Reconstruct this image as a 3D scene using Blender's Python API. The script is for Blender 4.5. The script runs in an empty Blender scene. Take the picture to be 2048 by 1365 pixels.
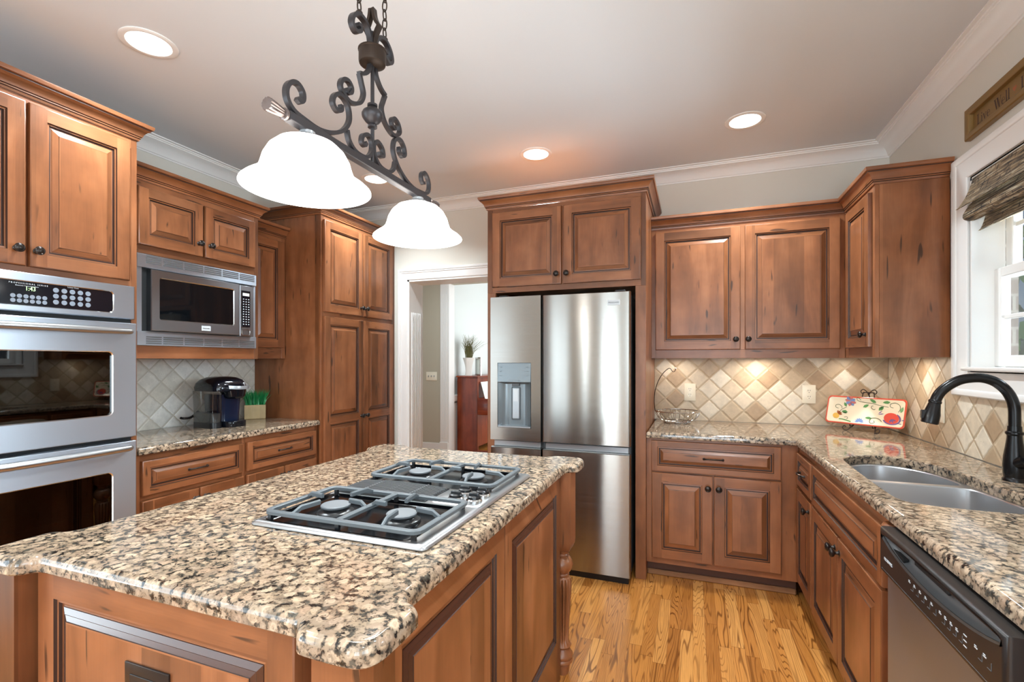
import bpy, bmesh, math, random
from mathutils import Vector, Matrix
random.seed(7)
PI = math.pi
S = bpy.context.scene
COL = S.collection

# ------------------------------------------------------------------ camera
cam_data = bpy.data.cameras.new('camera')
cam = bpy.data.objects.new('camera', cam_data)
COL.objects.link(cam)
cam.location = (0, 0, 1.35)
cam.rotation_euler = (PI / 2, 0, 0.35856)
cam_data.sensor_width = 36.0
cam_data.lens = 965.7 / 2048 * 36.0
cam_data.shift_y = 40.5 / 2048
cam_data.clip_start = 0.02
S.camera = cam

# ------------------------------------------------------------------ view + world
S.view_settings.view_transform = 'Standard'
S.view_settings.look = 'None'
S.view_settings.exposure = 0.0
S.view_settings.gamma = 1.0
S.view_settings.use_curve_mapping = False
S.cycles.max_bounces = 8
S.cycles.diffuse_bounces = 6
S.cycles.glossy_bounces = 4
S.cycles.transparent_max_bounces = 10
S.cycles.sample_clamp_indirect = 6.0
S.cycles.use_denoising = True
S.cycles.caustics_reflective = False
S.cycles.caustics_refractive = False

world = bpy.data.worlds.new('daylight')
S.world = world
world.use_nodes = True
wn = world.node_tree
bg = wn.nodes['Background']
sky = wn.nodes.new('ShaderNodeTexSky')
sky.sky_type = 'HOSEK_WILKIE'
sky.turbidity = 4.0
sky.sun_direction = (-0.5, -0.3, 0.8)
sky.ground_albedo = 0.5
wn.links.new(sky.outputs[0], bg.inputs[0])
bg.inputs[1].default_value = 1.0


def area(name, loc, rot, sx, sy, power, col=(1, 1, 1), shape='RECTANGLE', spread=PI):
    d = bpy.data.lights.new(name, 'AREA')
    d.shape = shape
    d.size = sx
    d.size_y = sy
    d.energy = power
    d.color = col
    d.spread = spread
    o = bpy.data.objects.new(name, d)
    o.location = loc
    o.rotation_euler = rot
    COL.objects.link(o)
    return o


DAY = (0.73, 0.89, 1.0)
WARM = (1.0, 0.87, 0.72)
SOFT = (0.82, 0.94, 1.0)
# lamps just outside the rear panes; all but the first are added fill
RAD = 5.5                                   # window radiance; power = radiance * pi * area


def window_light(name, loc, rot, sx, sy, k=1.0):
    area(name, loc, rot, sx, sy, RAD * k * PI * sx * sy, DAY)


window_light('rear_window_daylight', (-1.99, -3.72, 1.1), (PI / 2, 0, 0), 0.45, 2.0, 1.6)
window_light('rear_door_fill', (0.2, -3.72, 1.15), (PI / 2, 0, 0), 1.5, 2.0, 1.8)
window_light('left_rear_fill', (-3.38, -1.6, 1.35), (0, -PI / 2, 0), 1.7, 2.6, 1.0)
window_light('right_rear_fill', (1.42, -1.6, 1.5), (0, PI / 2, 0), 1.4, 2.4, 1.5)
# added up-lights low outside the rear windows to brighten the ceiling
area('ceiling_fill', (-4.9, -1.2, 0.15), (0, math.radians(-140), 0), 2.6, 2.8, 300, (0.76, 0.91, 1.0))
area('ceiling_fill', (0.2, -5.2, 0.15), (math.radians(150), 0, 0), 3.0, 2.6, 110, (0.76, 0.91, 1.0))
area('ceiling_fill', (2.9, -1.6, 0.25), (0, math.radians(150), 0), 2.6, 2.8, 140, (0.76, 0.91, 1.0))
sun_data = bpy.data.lights.new('sun', 'SUN')
sun_data.energy = 1.8
sun_data.angle = 0.01
sun = bpy.data.objects.new('sun', sun_data)
sun.rotation_euler = Vector((0.12, -0.62, 0.78)).to_track_quat('Z', 'Y').to_euler()
COL.objects.link(sun)
# daylight lamp outside the sink window, plus an added lamp lifting the ceiling
area('garden_daylight', (3.3, 2.5, 2.0), (0, PI / 2, 0), 1.5, 1.5, 88, DAY, spread=1.7)
area('garden_up_fill', (3.3, 2.4, 0.7), (0, math.radians(113), 0), 1.5, 1.5, 105, (0.76, 0.91, 1.0), spread=1.6)
# recessed ceiling cans (first four seen, the others added out of view for even light)
CANS = [(-2.271, 1.448), (-1.006, 3.152), (0.287, 3.146), (-2.309, 3.147),
        (0.287, 1.4), (0.287, -0.6), (-2.271, -0.3), (0.287, -2.4)]
for cx, cy in CANS:
    area('can_light', (cx, cy, 2.752), (0, 0, 0), 0.15, 0.15, 19, SOFT, 'DISK', 2.3)
# pendant bulbs are inside their shades (built with the pendant)
# under-cabinet pucks on the back and right runs
for px, py, pw in ((0.42, 3.66, 1.7), (-0.1, 3.66, 0.7), (1.05, 3.25, 1.2), (0.95, 3.66, .5)):
    area('puck_light', (px, py, 1.364), (0, 0, 0), 0.07, 0.07, pw, WARM, 'DISK')
# hall and piano room
area('hall_light', (-2.6, 5.0, 2.7), (0, 0, 0), 0.5, 0.5, 26, SOFT)
area('piano_room_daylight', (-1.0, 7.2, 1.6), (0, PI / 2, 0), 1.6, 1.6, 60, (0.90, 0.96, 1.0))


# ------------------------------------------------------------------ materials
def srgb(r, g, b):
    f = lambda c: (c / 255) / 12.92 if c / 255 <= 0.04045 else ((c / 255 + 0.055) / 1.055) ** 2.4
    return (f(r), f(g), f(b), 1)


class NT:
    def __init__(s, name):
        s.m = bpy.data.materials.new(name)
        s.m.use_nodes = True
        s.t = s.m.node_tree
        s.p = s.t.nodes['Principled BSDF']

    def n(s, typ, ins=None, **kw):
        x = s.t.nodes.new(typ)
        for k, v in kw.items():
            setattr(x, k, v)
        for k, v in (ins or {}).items():
            if isinstance(v, bpy.types.NodeSocket):
                s.t.links.new(v, x.inputs[k])
            else:
                x.inputs[k].default_value = v
        return x

    def math(s, op, a, b=0.0, c=0.0):
        return s.n('ShaderNodeMath', {0: a, 1: b, 2: c}, operation=op).outputs[0]

    def mix(s, f, a, b, bt='MIX'):
        return s.n('ShaderNodeMix', {0: f, 6: a, 7: b}, data_type='RGBA', blend_type=bt).outputs[2]

    def ramp(s, f, stops, interp='LINEAR'):
        r = s.n('ShaderNodeValToRGB', {0: f})
        cr = r.color_ramp
        cr.interpolation = interp
        while len(cr.elements) < len(stops):
            cr.elements.new(0.5)
        for e, (p, c) in zip(cr.elements, stops):
            e.position = p
            e.color = c if len(c) == 4 else (*c, 1)
        return r.outputs[0]

    def noise(s, vec, scale, detail=2.0, rough=0.5, dist=0.0):
        return s.n('ShaderNodeTexNoise', {'Vector': vec, 'Scale': scale, 'Detail': detail,
                                          'Roughness': rough, 'Distortion': dist}).outputs[0]

    def set(s, **kw):
        for k, v in kw.items():
            k = k.replace('_', ' ')
            if isinstance(v, bpy.types.NodeSocket):
                s.t.links.new(v, s.p.inputs[k])
            else:
                s.p.inputs[k].default_value = v
        return s.m

    def bump(s, h, strength, dist=0.002):
        b = s.n('ShaderNodeBump', {'Strength': strength, 'Distance': dist, 'Height': h})
        s.t.links.new(b.outputs[0], s.p.inputs['Normal'])


def plain(name, col, rough=0.5, metal=0.0, **kw):
    return NT(name).set(Base_Color=col, Roughness=rough, Metallic=metal, **kw)


def emit(name, col, strength):
    return NT(name).set(Base_Color=(0.8, 0.8, 0.8, 1), Roughness=0.4, Emission_Color=col, Emission_Strength=strength)


def gv(x):
    return (x, x, x, 1)


def wood(name, dark, mid, light, rough=0.3, crack=1.0, plank=0.085):
    a = NT(name)
    uv = a.n('ShaderNodeUVMap').outputs[0]
    sx = a.n('ShaderNodeSeparateXYZ', {0: uv})
    m1 = a.n('ShaderNodeMapping', {'Vector': uv, 'Scale': (6, 1.1, 1)}).outputs[0]
    n1 = a.noise(m1, 1.5, 4, 0.5, 0.5)
    m2 = a.n('ShaderNodeMapping', {'Vector': uv, 'Scale': (240, 7, 1)}).outputs[0]
    n2 = a.noise(m2, 1.0, 2, 0.6)
    n3 = a.noise(uv, 5.0, 3, 0.55)
    col = a.ramp(n1, [(0.26, dark), (0.50, mid), (0.76, light)])
    pk = a.math('FLOOR', a.math('DIVIDE', sx.outputs[0], plank))
    wnz = a.n('ShaderNodeTexWhiteNoise', {'W': pk}, noise_dimensions='1D').outputs[0]
    v1 = a.math('MULTIPLY_ADD', a.math('POWER', wnz, 5.0), -0.5, 1.06)
    v2 = a.math('MULTIPLY_ADD', n2, 0.26, 0.87)
    v3 = a.math('MULTIPLY_ADD', n3, 0.9, 0.55)
    v = a.math('MULTIPLY', a.math('MULTIPLY', v1, v2), v3)
    col = a.mix(1.0, col, a.n('ShaderNodeCombineColor', {0: v, 1: v, 2: v}).outputs[0], 'MULTIPLY')
    m4 = a.n('ShaderNodeMapping', {'Vector': uv, 'Scale': (42, 4.5, 1)}).outputs[0]
    n4 = a.noise(m4, 1.0, 1, 0.5, 0.3)
    n5 = a.noise(uv, 3.1, 1, 0.5)
    cr = a.math('MULTIPLY', a.n('ShaderNodeMapRange', {0: n4, 1: 0.665, 2: 0.70}).outputs[0],
                a.n('ShaderNodeMapRange', {0: n5, 1: 0.50, 2: 0.54}).outputs[0])
    col = a.mix(a.math('MULTIPLY', cr, 0.8 * crack), col, (0.03, 0.014, 0.008, 1))
    a.bump(n2, 0.05, 0.001)
    return a.set(Base_Color=col, Roughness=rough, Specular_IOR_Level=0.45)


M = {}
M['wood'] = wood('stained_maple', srgb(104, 61, 36), srgb(135, 83, 51), srgb(157, 102, 68))
M['glaze'] = plain('dark_glaze', srgb(52, 28, 18), 0.45)
M['toe'] = plain('toe_kick_wood', srgb(92, 56, 40), 0.5)
M['shoe'] = wood('shoe_moulding_wood', srgb(150, 98, 62), srgb(178, 124, 84), srgb(196, 146, 104), 0.4, 0)
M['mahogany'] = wood('piano_mahogany', srgb(92, 34, 18), srgb(128, 54, 28), srgb(146, 70, 40), 0.3, 0, 0.05)
M['bronze'] = plain('oil_rubbed_bronze', srgb(58, 52, 49), 0.28, 0.75)
M['iron'] = plain('bronze_ironwork', srgb(60, 57, 59), 0.4, 0.5)
M['finial'] = plain('ribbed_bronze', srgb(120, 108, 104), 0.3, 0.8)
M['iron_dark'] = plain('dark_chain_metal', srgb(58, 46, 38), 0.45, 0.6)
M['black'] = plain('black_plastic', srgb(20, 21, 24), 0.28)
M['gloss_black'] = plain('gloss_black_plastic', srgb(14, 17, 24), 0.1)
M['blue_black'] = plain('black_plastic_blue_reflections', srgb(18, 30, 54), 0.18)  # blue reflections put into the coffee maker column's black
M['dark_gap'] = plain('shadow_gap_black', srgb(12, 12, 14), 0.7)
M['glass_black'] = plain('dark_oven_glass', srgb(10, 13, 16), 0.04)
M['cast'] = plain('cast_iron_grate', srgb(92, 98, 102), 0.45, 0.25)
M['enamel'] = plain('black_enamel_pan', srgb(9, 10, 13), 0.12, Specular_IOR_Level=0.3)
M['burner'] = plain('burner_cap', srgb(112, 116, 120), 0.5, 0.2)
M['chrome'] = plain('chrome', srgb(205, 205, 205), 0.12, 1.0)
M['alu'] = plain('silver_plastic', srgb(176, 180, 184), 0.3, 0.6)
M['key'] = plain('oven_keys', srgb(132, 140, 152), 0.5)
M['bevel'] = plain('dark_glazed_bevel', srgb(74, 44, 32), 0.22)
M['grey_panel'] = plain('grey_dispenser_plastic', srgb(122, 130, 134), 0.25, 0.4)
M['grey_dark'] = plain('dark_grey_plastic', srgb(84, 86, 88), 0.35)
M['charcoal'] = plain('charcoal_dishwasher_panel', srgb(38, 35, 34), 0.32, 0.1)
M['white'] = plain('white_trim_paint', srgb(236, 234, 231), 0.35)
M['ivory'] = plain('ivory_plate_plastic', srgb(238, 229, 208), 0.3)
M['ink'] = plain('dark_slot', srgb(60, 52, 46), 0.6)
M['print'] = plain('pale_print', srgb(205, 210, 214), 0.5)
M['print_dark'] = plain('grey_print', srgb(95, 100, 104), 0.5)
M['digits'] = emit('green_digits', srgb(150, 255, 20), 1.6)
M['lcd'] = emit('green_lcd', srgb(110, 130, 30), 0.25)
M['lens'] = emit('lit_can_lens', (1.0, 0.95, 0.87, 1), 5.0)
M['sign'] = plain('bronze_gold_paint', srgb(134, 104, 58), 0.35, 0.2)
M['sign_text'] = plain('dark_plum_lettering', srgb(66, 46, 50), 0.6)
M['heart'] = plain('faded_red_paint', srgb(172, 100, 68), 0.6)
M['vase'] = plain('white_ceramic', srgb(235, 230, 224), 0.3)
M['drygrass'] = plain('dry_grass', srgb(112, 108, 66), 0.7)
M['sheet'] = plain('paper', srgb(225, 235, 228), 0.6)
M['blade'] = plain('artificial_grass_green', srgb(22, 140, 72), 0.45)
M['blade_pale'] = plain('grass_stem_pale', srgb(130, 200, 160), 0.5)
M['pot'] = wood('pale_wood_pot', srgb(176, 152, 108), srgb(196, 172, 126), srgb(208, 186, 142), 0.5, 0)
M['leaf_out'] = plain('garden_foliage', srgb(70, 128, 34), 0.6)
M['mulch'] = plain('garden_ground', srgb(120, 130, 80), 0.9)
M['lawn'] = M['mulch']


def paint(name, col):
    a = NT(name)
    co = a.n('ShaderNodeTexCoord').outputs['Object']
    a.bump(a.noise(co, 220, 2), 0.04, 0.001)
    return a.set(Base_Color=col, Roughness=0.75, Specular_IOR_Level=0.25)


M['wall'] = paint('warm_grey_wall_paint', srgb(216, 212, 202))
M['ceiling'] = paint('ceiling_paint', srgb(221, 224, 227))
M['taupe'] = paint('taupe_hall_paint', srgb(186, 178, 160))
M['pale_blue'] = paint('pale_blue_wall_paint', srgb(214, 219, 217))


def steel_mat(name, col, rough, axis):
    a = NT(name)
    co = a.n('ShaderNodeTexCoord').outputs['Object']
    sc = {'x': (2, 300, 300), 'y': (300, 2, 300), 'z': (300, 300, 2)}[axis]
    mp = a.n('ShaderNodeMapping', {'Vector': co, 'Scale': sc}).outputs[0]
    nz = a.noise(mp, 1.0, 2)
    r = a.n('ShaderNodeMapRange', {0: nz, 3: rough - 0.05, 4: rough + 0.07}).outputs[0]
    tg = a.n('ShaderNodeTangent', direction_type='RADIAL', axis='Z').outputs[0]
    return a.set(Base_Color=col, Metallic=1.0, Roughness=r, Anisotropic=0.8, Anisotropic_Rotation=0.25, Tangent=tg)


M['steel'] = steel_mat('brushed_stainless', srgb(150, 145, 139), 0.22, 'x')
M['steel_cool'] = steel_mat('oven_stainless', srgb(188, 198, 210), 0.38, 'y')
M['steel_door'] = steel_mat('microwave_door_stainless', srgb(150, 152, 156), 0.3, 'y')
M['faucet'] = plain('dark_bronze_faucet', srgb(30, 28, 28), 0.25, 0.6)
M['steel_plain'] = plain('satin_stainless', srgb(180, 181, 182), 0.34, 1.0)
M['steel_sink'] = plain('sink_stainless', srgb(196, 196, 198), 0.33, 1.0)


def granite():
    a = NT('baltic_brown_granite')
    co = a.n('ShaderNodeTexCoord').outputs['Object']
    nd = a.n('ShaderNodeTexNoise', {'Vector': co, 'Scale': 30.0, 'Detail': 2.0}).outputs['Color']
    dv = a.n('ShaderNodeVectorMath', {0: nd, 1: (0.5, 0.5, 0.5)}, operation='SUBTRACT').outputs[0]
    dv = a.n('ShaderNodeVectorMath', {0: dv, 'Scale': 0.022}, operation='SCALE').outputs[0]
    p = a.n('ShaderNodeVectorMath', {0: co, 1: dv}, operation='ADD').outputs[0]
    v1 = a.n('ShaderNodeTexVoronoi', {'Vector': p, 'Scale': 38.0, 'Randomness': 0.9})
    v1e = a.n('ShaderNodeTexVoronoi', {'Vector': p, 'Scale': 38.0, 'Randomness': 0.9}, feature='DISTANCE_TO_EDGE').outputs[0]
    cellv = a.n('ShaderNodeSeparateColor', {0: v1.outputs['Color']})
    tan = a.mix(cellv.outputs[0], srgb(204, 180, 152), srgb(172, 144, 120))
    tan = a.mix(a.math('MULTIPLY', cellv.outputs[1], 0.4), tan, srgb(150, 138, 124))
    v2 = a.n('ShaderNodeTexVoronoi', {'Vector': p, 'Scale': 92.0, 'Randomness': 1.0})
    c2 = a.n('ShaderNodeSeparateColor', {0: v2.outputs['Color']})
    fine = a.mix(c2.outputs[0], srgb(196, 170, 140), srgb(112, 98, 84))
    m2 = a.n('ShaderNodeMapRange', {0: a.noise(co, 24, 3, 0.6), 1: 0.50, 2: 0.58}).outputs[0]
    tan = a.mix(a.math('MULTIPLY', m2, 0.8), tan, fine)
    ring = a.ramp(a.math('ADD', v1.outputs[0], a.math('MULTIPLY', a.noise(co, 160, 3), 0.25)),
                  [(0.20, gv(1.0)), (0.36, gv(0.8)), (0.43, gv(1.08)), (0.6, gv(0.72))])
    tan = a.mix(1.0, tan, ring, 'MULTIPLY')
    n3 = a.noise(co, 210, 3, 0.6)
    n6 = a.noise(co, 62, 3, 0.6)
    e = a.math('ADD', v1e, a.math('MULTIPLY_ADD', n3, 0.5, -0.25))
    e = a.math('ADD', e, a.math('MULTIPLY_ADD', n6, 1.3, -0.65))
    rim = a.n('ShaderNodeMapRange', {0: e, 1: 0.06, 2: 0.16, 3: 0.75, 4: 0.0}).outputs[0]
    col = a.mix(rim, tan, srgb(126, 106, 88))
    edge = a.n('ShaderNodeMapRange', {0: e, 1: -0.03, 2: 0.07, 3: 1.0, 4: 0.0}).outputs[0]
    dk = a.mix(a.n('ShaderNodeMapRange', {0: a.noise(co, 70, 3), 1: .4, 2: .65}).outputs[0], srgb(30, 27, 26), srgb(92, 86, 76))
    col = a.mix(edge, col, dk)
    n4 = a.noise(co, 120, 4, 0.7)
    fl = a.n('ShaderNodeMapRange', {0: n4, 1: 0.60, 2: 0.66}).outputs[0]
    col = a.mix(a.math('MULTIPLY', fl, 0.8), col, srgb(46, 38, 32))
    return a.set(Base_Color=col, Roughness=0.07, Specular_IOR_Level=0.55)


M['granite'] = granite()


def tile(name, axis, a0, z0, c1, c2, c3, grout):
    a = NT(name)
    co = a.n('ShaderNodeTexCoord').outputs['Object']
    sp = a.n('ShaderNodeSeparateXYZ', {0: co})
    nw = a.math('MULTIPLY_ADD', a.noise(co, 40, 3), 0.008, -0.004)
    p = a.math('DIVIDE', a.math('SUBTRACT', a.math('ADD', sp.outputs[axis], nw), a0), 0.1525)
    q = a.math('DIVIDE', a.math('SUBTRACT', a.math('ADD', sp.outputs[2], nw), z0), 0.1525)
    s = a.math('ADD', a.math('ADD', p, q), 0.5)
    t = a.math('ADD', a.math('SUBTRACT', p, q), 0.5)
    fs = a.math('ABSOLUTE', a.math('SUBTRACT', a.math('FRACT', s), 0.5))
    ft = a.math('ABSOLUTE', a.math('SUBTRACT', a.math('FRACT', t), 0.5))
    ed = a.math('SUBTRACT', 0.5, a.math('MAXIMUM', fs, ft))
    ids = a.n('ShaderNodeCombineXYZ', {0: a.math('FLOOR', s), 1: a.math('FLOOR', t), 2: 3.7}).outputs[0]
    wnz = a.n('ShaderNodeTexWhiteNoise', {'Vector': ids}, noise_dimensions='3D')
    base = a.ramp(wnz.outputs[0], [(0.0, c1), (0.45, c2), (1.0, c3)])
    cl = a.noise(co, 22, 4, 0.6)
    base = a.mix(1.0, base, a.ramp(cl, [(0.3, gv(0.84)), (0.7, gv(1.06))]), 'MULTIPLY')
    pit = a.n('ShaderNodeMapRange', {0: a.noise(co, 95, 2, 0.6), 1: 0.66, 2: 0.72}).outputs[0]
    base = a.mix(a.math('MULTIPLY', pit, 0.35), base, srgb(130, 108, 82))
    g = a.n('ShaderNodeMapRange', {0: ed, 1: 0.028, 2: 0.045, 3: 1.0, 4: 0.0}).outputs[0]
    col = a.mix(g, base, grout)
    h = a.n('ShaderNodeMapRange', {0: ed, 1: 0.02, 2: 0.10}).outputs[0]
    h = a.math('ADD', h, a.math('MULTIPLY', cl, 0.3))
    a.bump(h, 0.7, 0.004)
    return a.set(Base_Color=col, Roughness=0.42)


TC = (srgb(172, 144, 114), srgb(204, 184, 156), srgb(234, 224, 206), srgb(186, 166, 138))
M['tile_back'] = tile('travertine_diamond_back', 0, 0.416, 1.299, *TC)
M['tile_side'] = tile('travertine_diamond_side', 1, 0.416, 1.299, *TC)
TL = (srgb(218, 213, 200), srgb(228, 225, 215), srgb(243, 242, 238), srgb(200, 194, 180))  # left tiles lightened to stand for brighter light on them
M['tile_left_lit'] = tile('travertine_diamond_left_lit', 1, 2.067, 1.2165, *TL)


def floor_mat():
    a = NT('oak_strip_floor')
    co = a.n('ShaderNodeTexCoord').outputs['Object']
    sp = a.n('ShaderNodeSeparateXYZ', {0: co})
    ix = a.math('FLOOR', a.math('DIVIDE', sp.outputs[0], 0.057))
    r1 = a.n('ShaderNodeTexWhiteNoise', {'W': ix}, noise_dimensions='1D').outputs[0]
    yy = a.math('DIVIDE', a.math('MULTIPLY_ADD', r1, 7.0, sp.outputs[1]), 0.62)
    iy = a.math('FLOOR', yy)
    idv = a.n('ShaderNodeCombineXYZ', {0: ix, 1: iy, 2: 1.3}).outputs[0]
    wv = a.n('ShaderNodeTexWhiteNoise', {'Vector': idv}, noise_dimensions='3D')
    sc = a.n('ShaderNodeSeparateColor', {0: wv.outputs['Color']})
    gx = a.math('MULTIPLY', sp.outputs[0], 9.0)
    gy = a.math('MULTIPLY', sp.outputs[1], 0.65)
    gvec = a.n('ShaderNodeCombineXYZ', {0: a.math('MULTIPLY_ADD', sc.outputs[0], 40, gx),
                                        1: a.math('MULTIPLY_ADD', sc.outputs[1], 40, gy),
                                        2: a.math('MULTIPLY', sc.outputs[2], 30)}).outputs[0]
    n = a.noise(gvec, 1.5, 1.5, 0.4, 0.15)
    freq = a.math('MULTIPLY_ADD', sc.outputs[1], 120, 80)
    ln = a.math('SINE', a.math('MULTIPLY', n, freq))
    lines = a.n('ShaderNodeMapRange', {0: ln, 1: 0.5, 2: 1.0}).outputs[0]
    base = a.ramp(wv.outputs[0], [(0.0, srgb(170, 106, 46)), (0.5, srgb(198, 130, 62)), (1.0, srgb(216, 152, 82))])
    fine = a.noise(a.n('ShaderNodeMapping', {'Vector': co, 'Scale': (260, 9, 1)}).outputs[0], 1, 2)
    base = a.mix(1.0, base, a.ramp(fine, [(0.3, gv(0.84)), (0.7, gv(1.08))]), 'MULTIPLY')
    amp = a.math('MULTIPLY_ADD', sc.outputs[2], 0.5, 0.42)
    col = a.mix(a.math('MULTIPLY', lines, amp), base, srgb(100, 54, 20))
    fx = a.math('ABSOLUTE', a.math('SUBTRACT', a.math('FRACT', a.math('DIVIDE', sp.outputs[0], 0.057)), 0.5))
    fy = a.math('ABSOLUTE', a.math('SUBTRACT', a.math('FRACT', yy), 0.5))
    gap = a.math('MAXIMUM', a.n('ShaderNodeMapRange', {0: fx, 1: 0.482, 2: 0.494}).outputs[0],
                 a.n('ShaderNodeMapRange', {0: fy, 1: 0.4965, 2: 0.499}).outputs[0])
    col = a.mix(a.math('MULTIPLY', gap, 0.6), col, srgb(84, 46, 18))
    return a.set(Base_Color=col, Roughness=0.24, Specular_IOR_Level=0.5)


M['floor'] = floor_mat()


def shade_fabric():
    a = NT('woven_grass_shade')
    co = a.n('ShaderNodeTexCoord').outputs['Object']
    n1 = a.noise(a.n('ShaderNodeMapping', {'Vector': co, 'Scale': (60, 8, 190)}).outputs[0], 1, 3, 0.6)
    n2 = a.noise(a.n('ShaderNodeMapping', {'Vector': co, 'Scale': (30, 90, 22)}).outputs[0], 1, 2, 0.6)
    col = a.ramp(n1, [(0.34, srgb(34, 31, 29)), (0.44, srgb(96, 84, 70)), (0.55, srgb(148, 124, 92)), (0.64, srgb(190, 180, 158))])
    thr = a.n('ShaderNodeMapRange', {0: n2, 1: 0.60, 2: 0.64}).outputs[0]
    col = a.mix(a.math('MULTIPLY', thr, 0.85), col, srgb(40, 36, 34))
    a.bump(n1, 0.9, 0.004)
    return a.set(Base_Color=col, Roughness=0.85)


M['woven'] = shade_fabric()


def brick_mat():
    a = NT('pale_exterior_brick')
    co = a.n('ShaderNodeTexCoord').outputs['Object']
    sp = a.n('ShaderNodeSeparateXYZ', {0: co})
    mp = a.n('ShaderNodeCombineXYZ', {0: a.math('ADD', sp.outputs[0], sp.outputs[1]), 1: sp.outputs[2]}).outputs[0]
    b = a.n('ShaderNodeTexBrick', {'Vector': mp, 'Color1': srgb(96, 82, 72), 'Color2': srgb(78, 66, 58),
                                   'Mortar': srgb(112, 104, 95), 'Scale': 1.0, 'Mortar Size': 0.006,
                                   'Brick Width': 0.21, 'Row Height': 0.075})
    return a.set(Base_Color=b.outputs[0], Roughness=0.9)


M['brick'] = brick_mat()


def thin_glass(name, tint, refl):
    a = NT(name)
    t = a.n('ShaderNodeBsdfTransparent', {0: tint})
    g = a.n('ShaderNodeBsdfGlossy', {'Color': gv(1.0), 'Roughness': 0.02})
    fc = a.n('ShaderNodeLayerWeight', {'Blend': 0.5}).outputs['Facing']
    fr = a.math('MULTIPLY_ADD', a.math('POWER', fc, 5.0), 0.92, 0.045)
    mx = a.n('ShaderNodeMixShader', {0: a.math('MULTIPLY', fr, refl), 1: t.outputs[0], 2: g.outputs[0]})
    out = a.t.nodes['Material Output']
    a.t.links.new(mx.outputs[0], out.inputs[0])
    return a.m


M['glass'] = thin_glass('window_glass', gv(0.96), 1.0)
M['tint_glass'] = thin_glass('smoked_oven_glass', (0.10, 0.12, 0.13, 1), 1.3)
M['tank_glass'] = thin_glass('smoky_tank_plastic', (0.62, 0.62, 0.61, 1), 1.2)


def shade_glass():
    a = NT('lit_alabaster_glass')
    return a.set(Base_Color=srgb(250, 246, 238), Roughness=0.3, Emission_Color=(1.0, 0.96, 0.9, 1), Emission_Strength=7.0)


M['shade'] = shade_glass()


# ------------------------------------------------------------------ mesh helpers
R90 = PI / 2


def cat(pts, n=6, closed=False):
    """Catmull-Rom curve through pts."""
    P = [Vector(p) for p in pts]
    out = []
    L = len(P)
    for i in range(L if closed else L - 1):
        p1, p2 = P[i], P[(i + 1) % L]
        p0 = P[i - 1] if (closed or i > 0) else p1 + (p1 - p2)
        p3 = P[(i + 2) % L] if (closed or i + 2 < L) else p2 + (p2 - p1)
        for k in range(n):
            t = k / n
            out.append(0.5 * ((2 * p1) + (p2 - p0) * t + (2 * p0 - 5 * p1 + 4 * p2 - p3) * t * t
                              + (3 * p1 - p0 - 3 * p2 + p3) * t ** 3))
    if not closed:
        out.append(P[-1])
    return out


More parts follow.
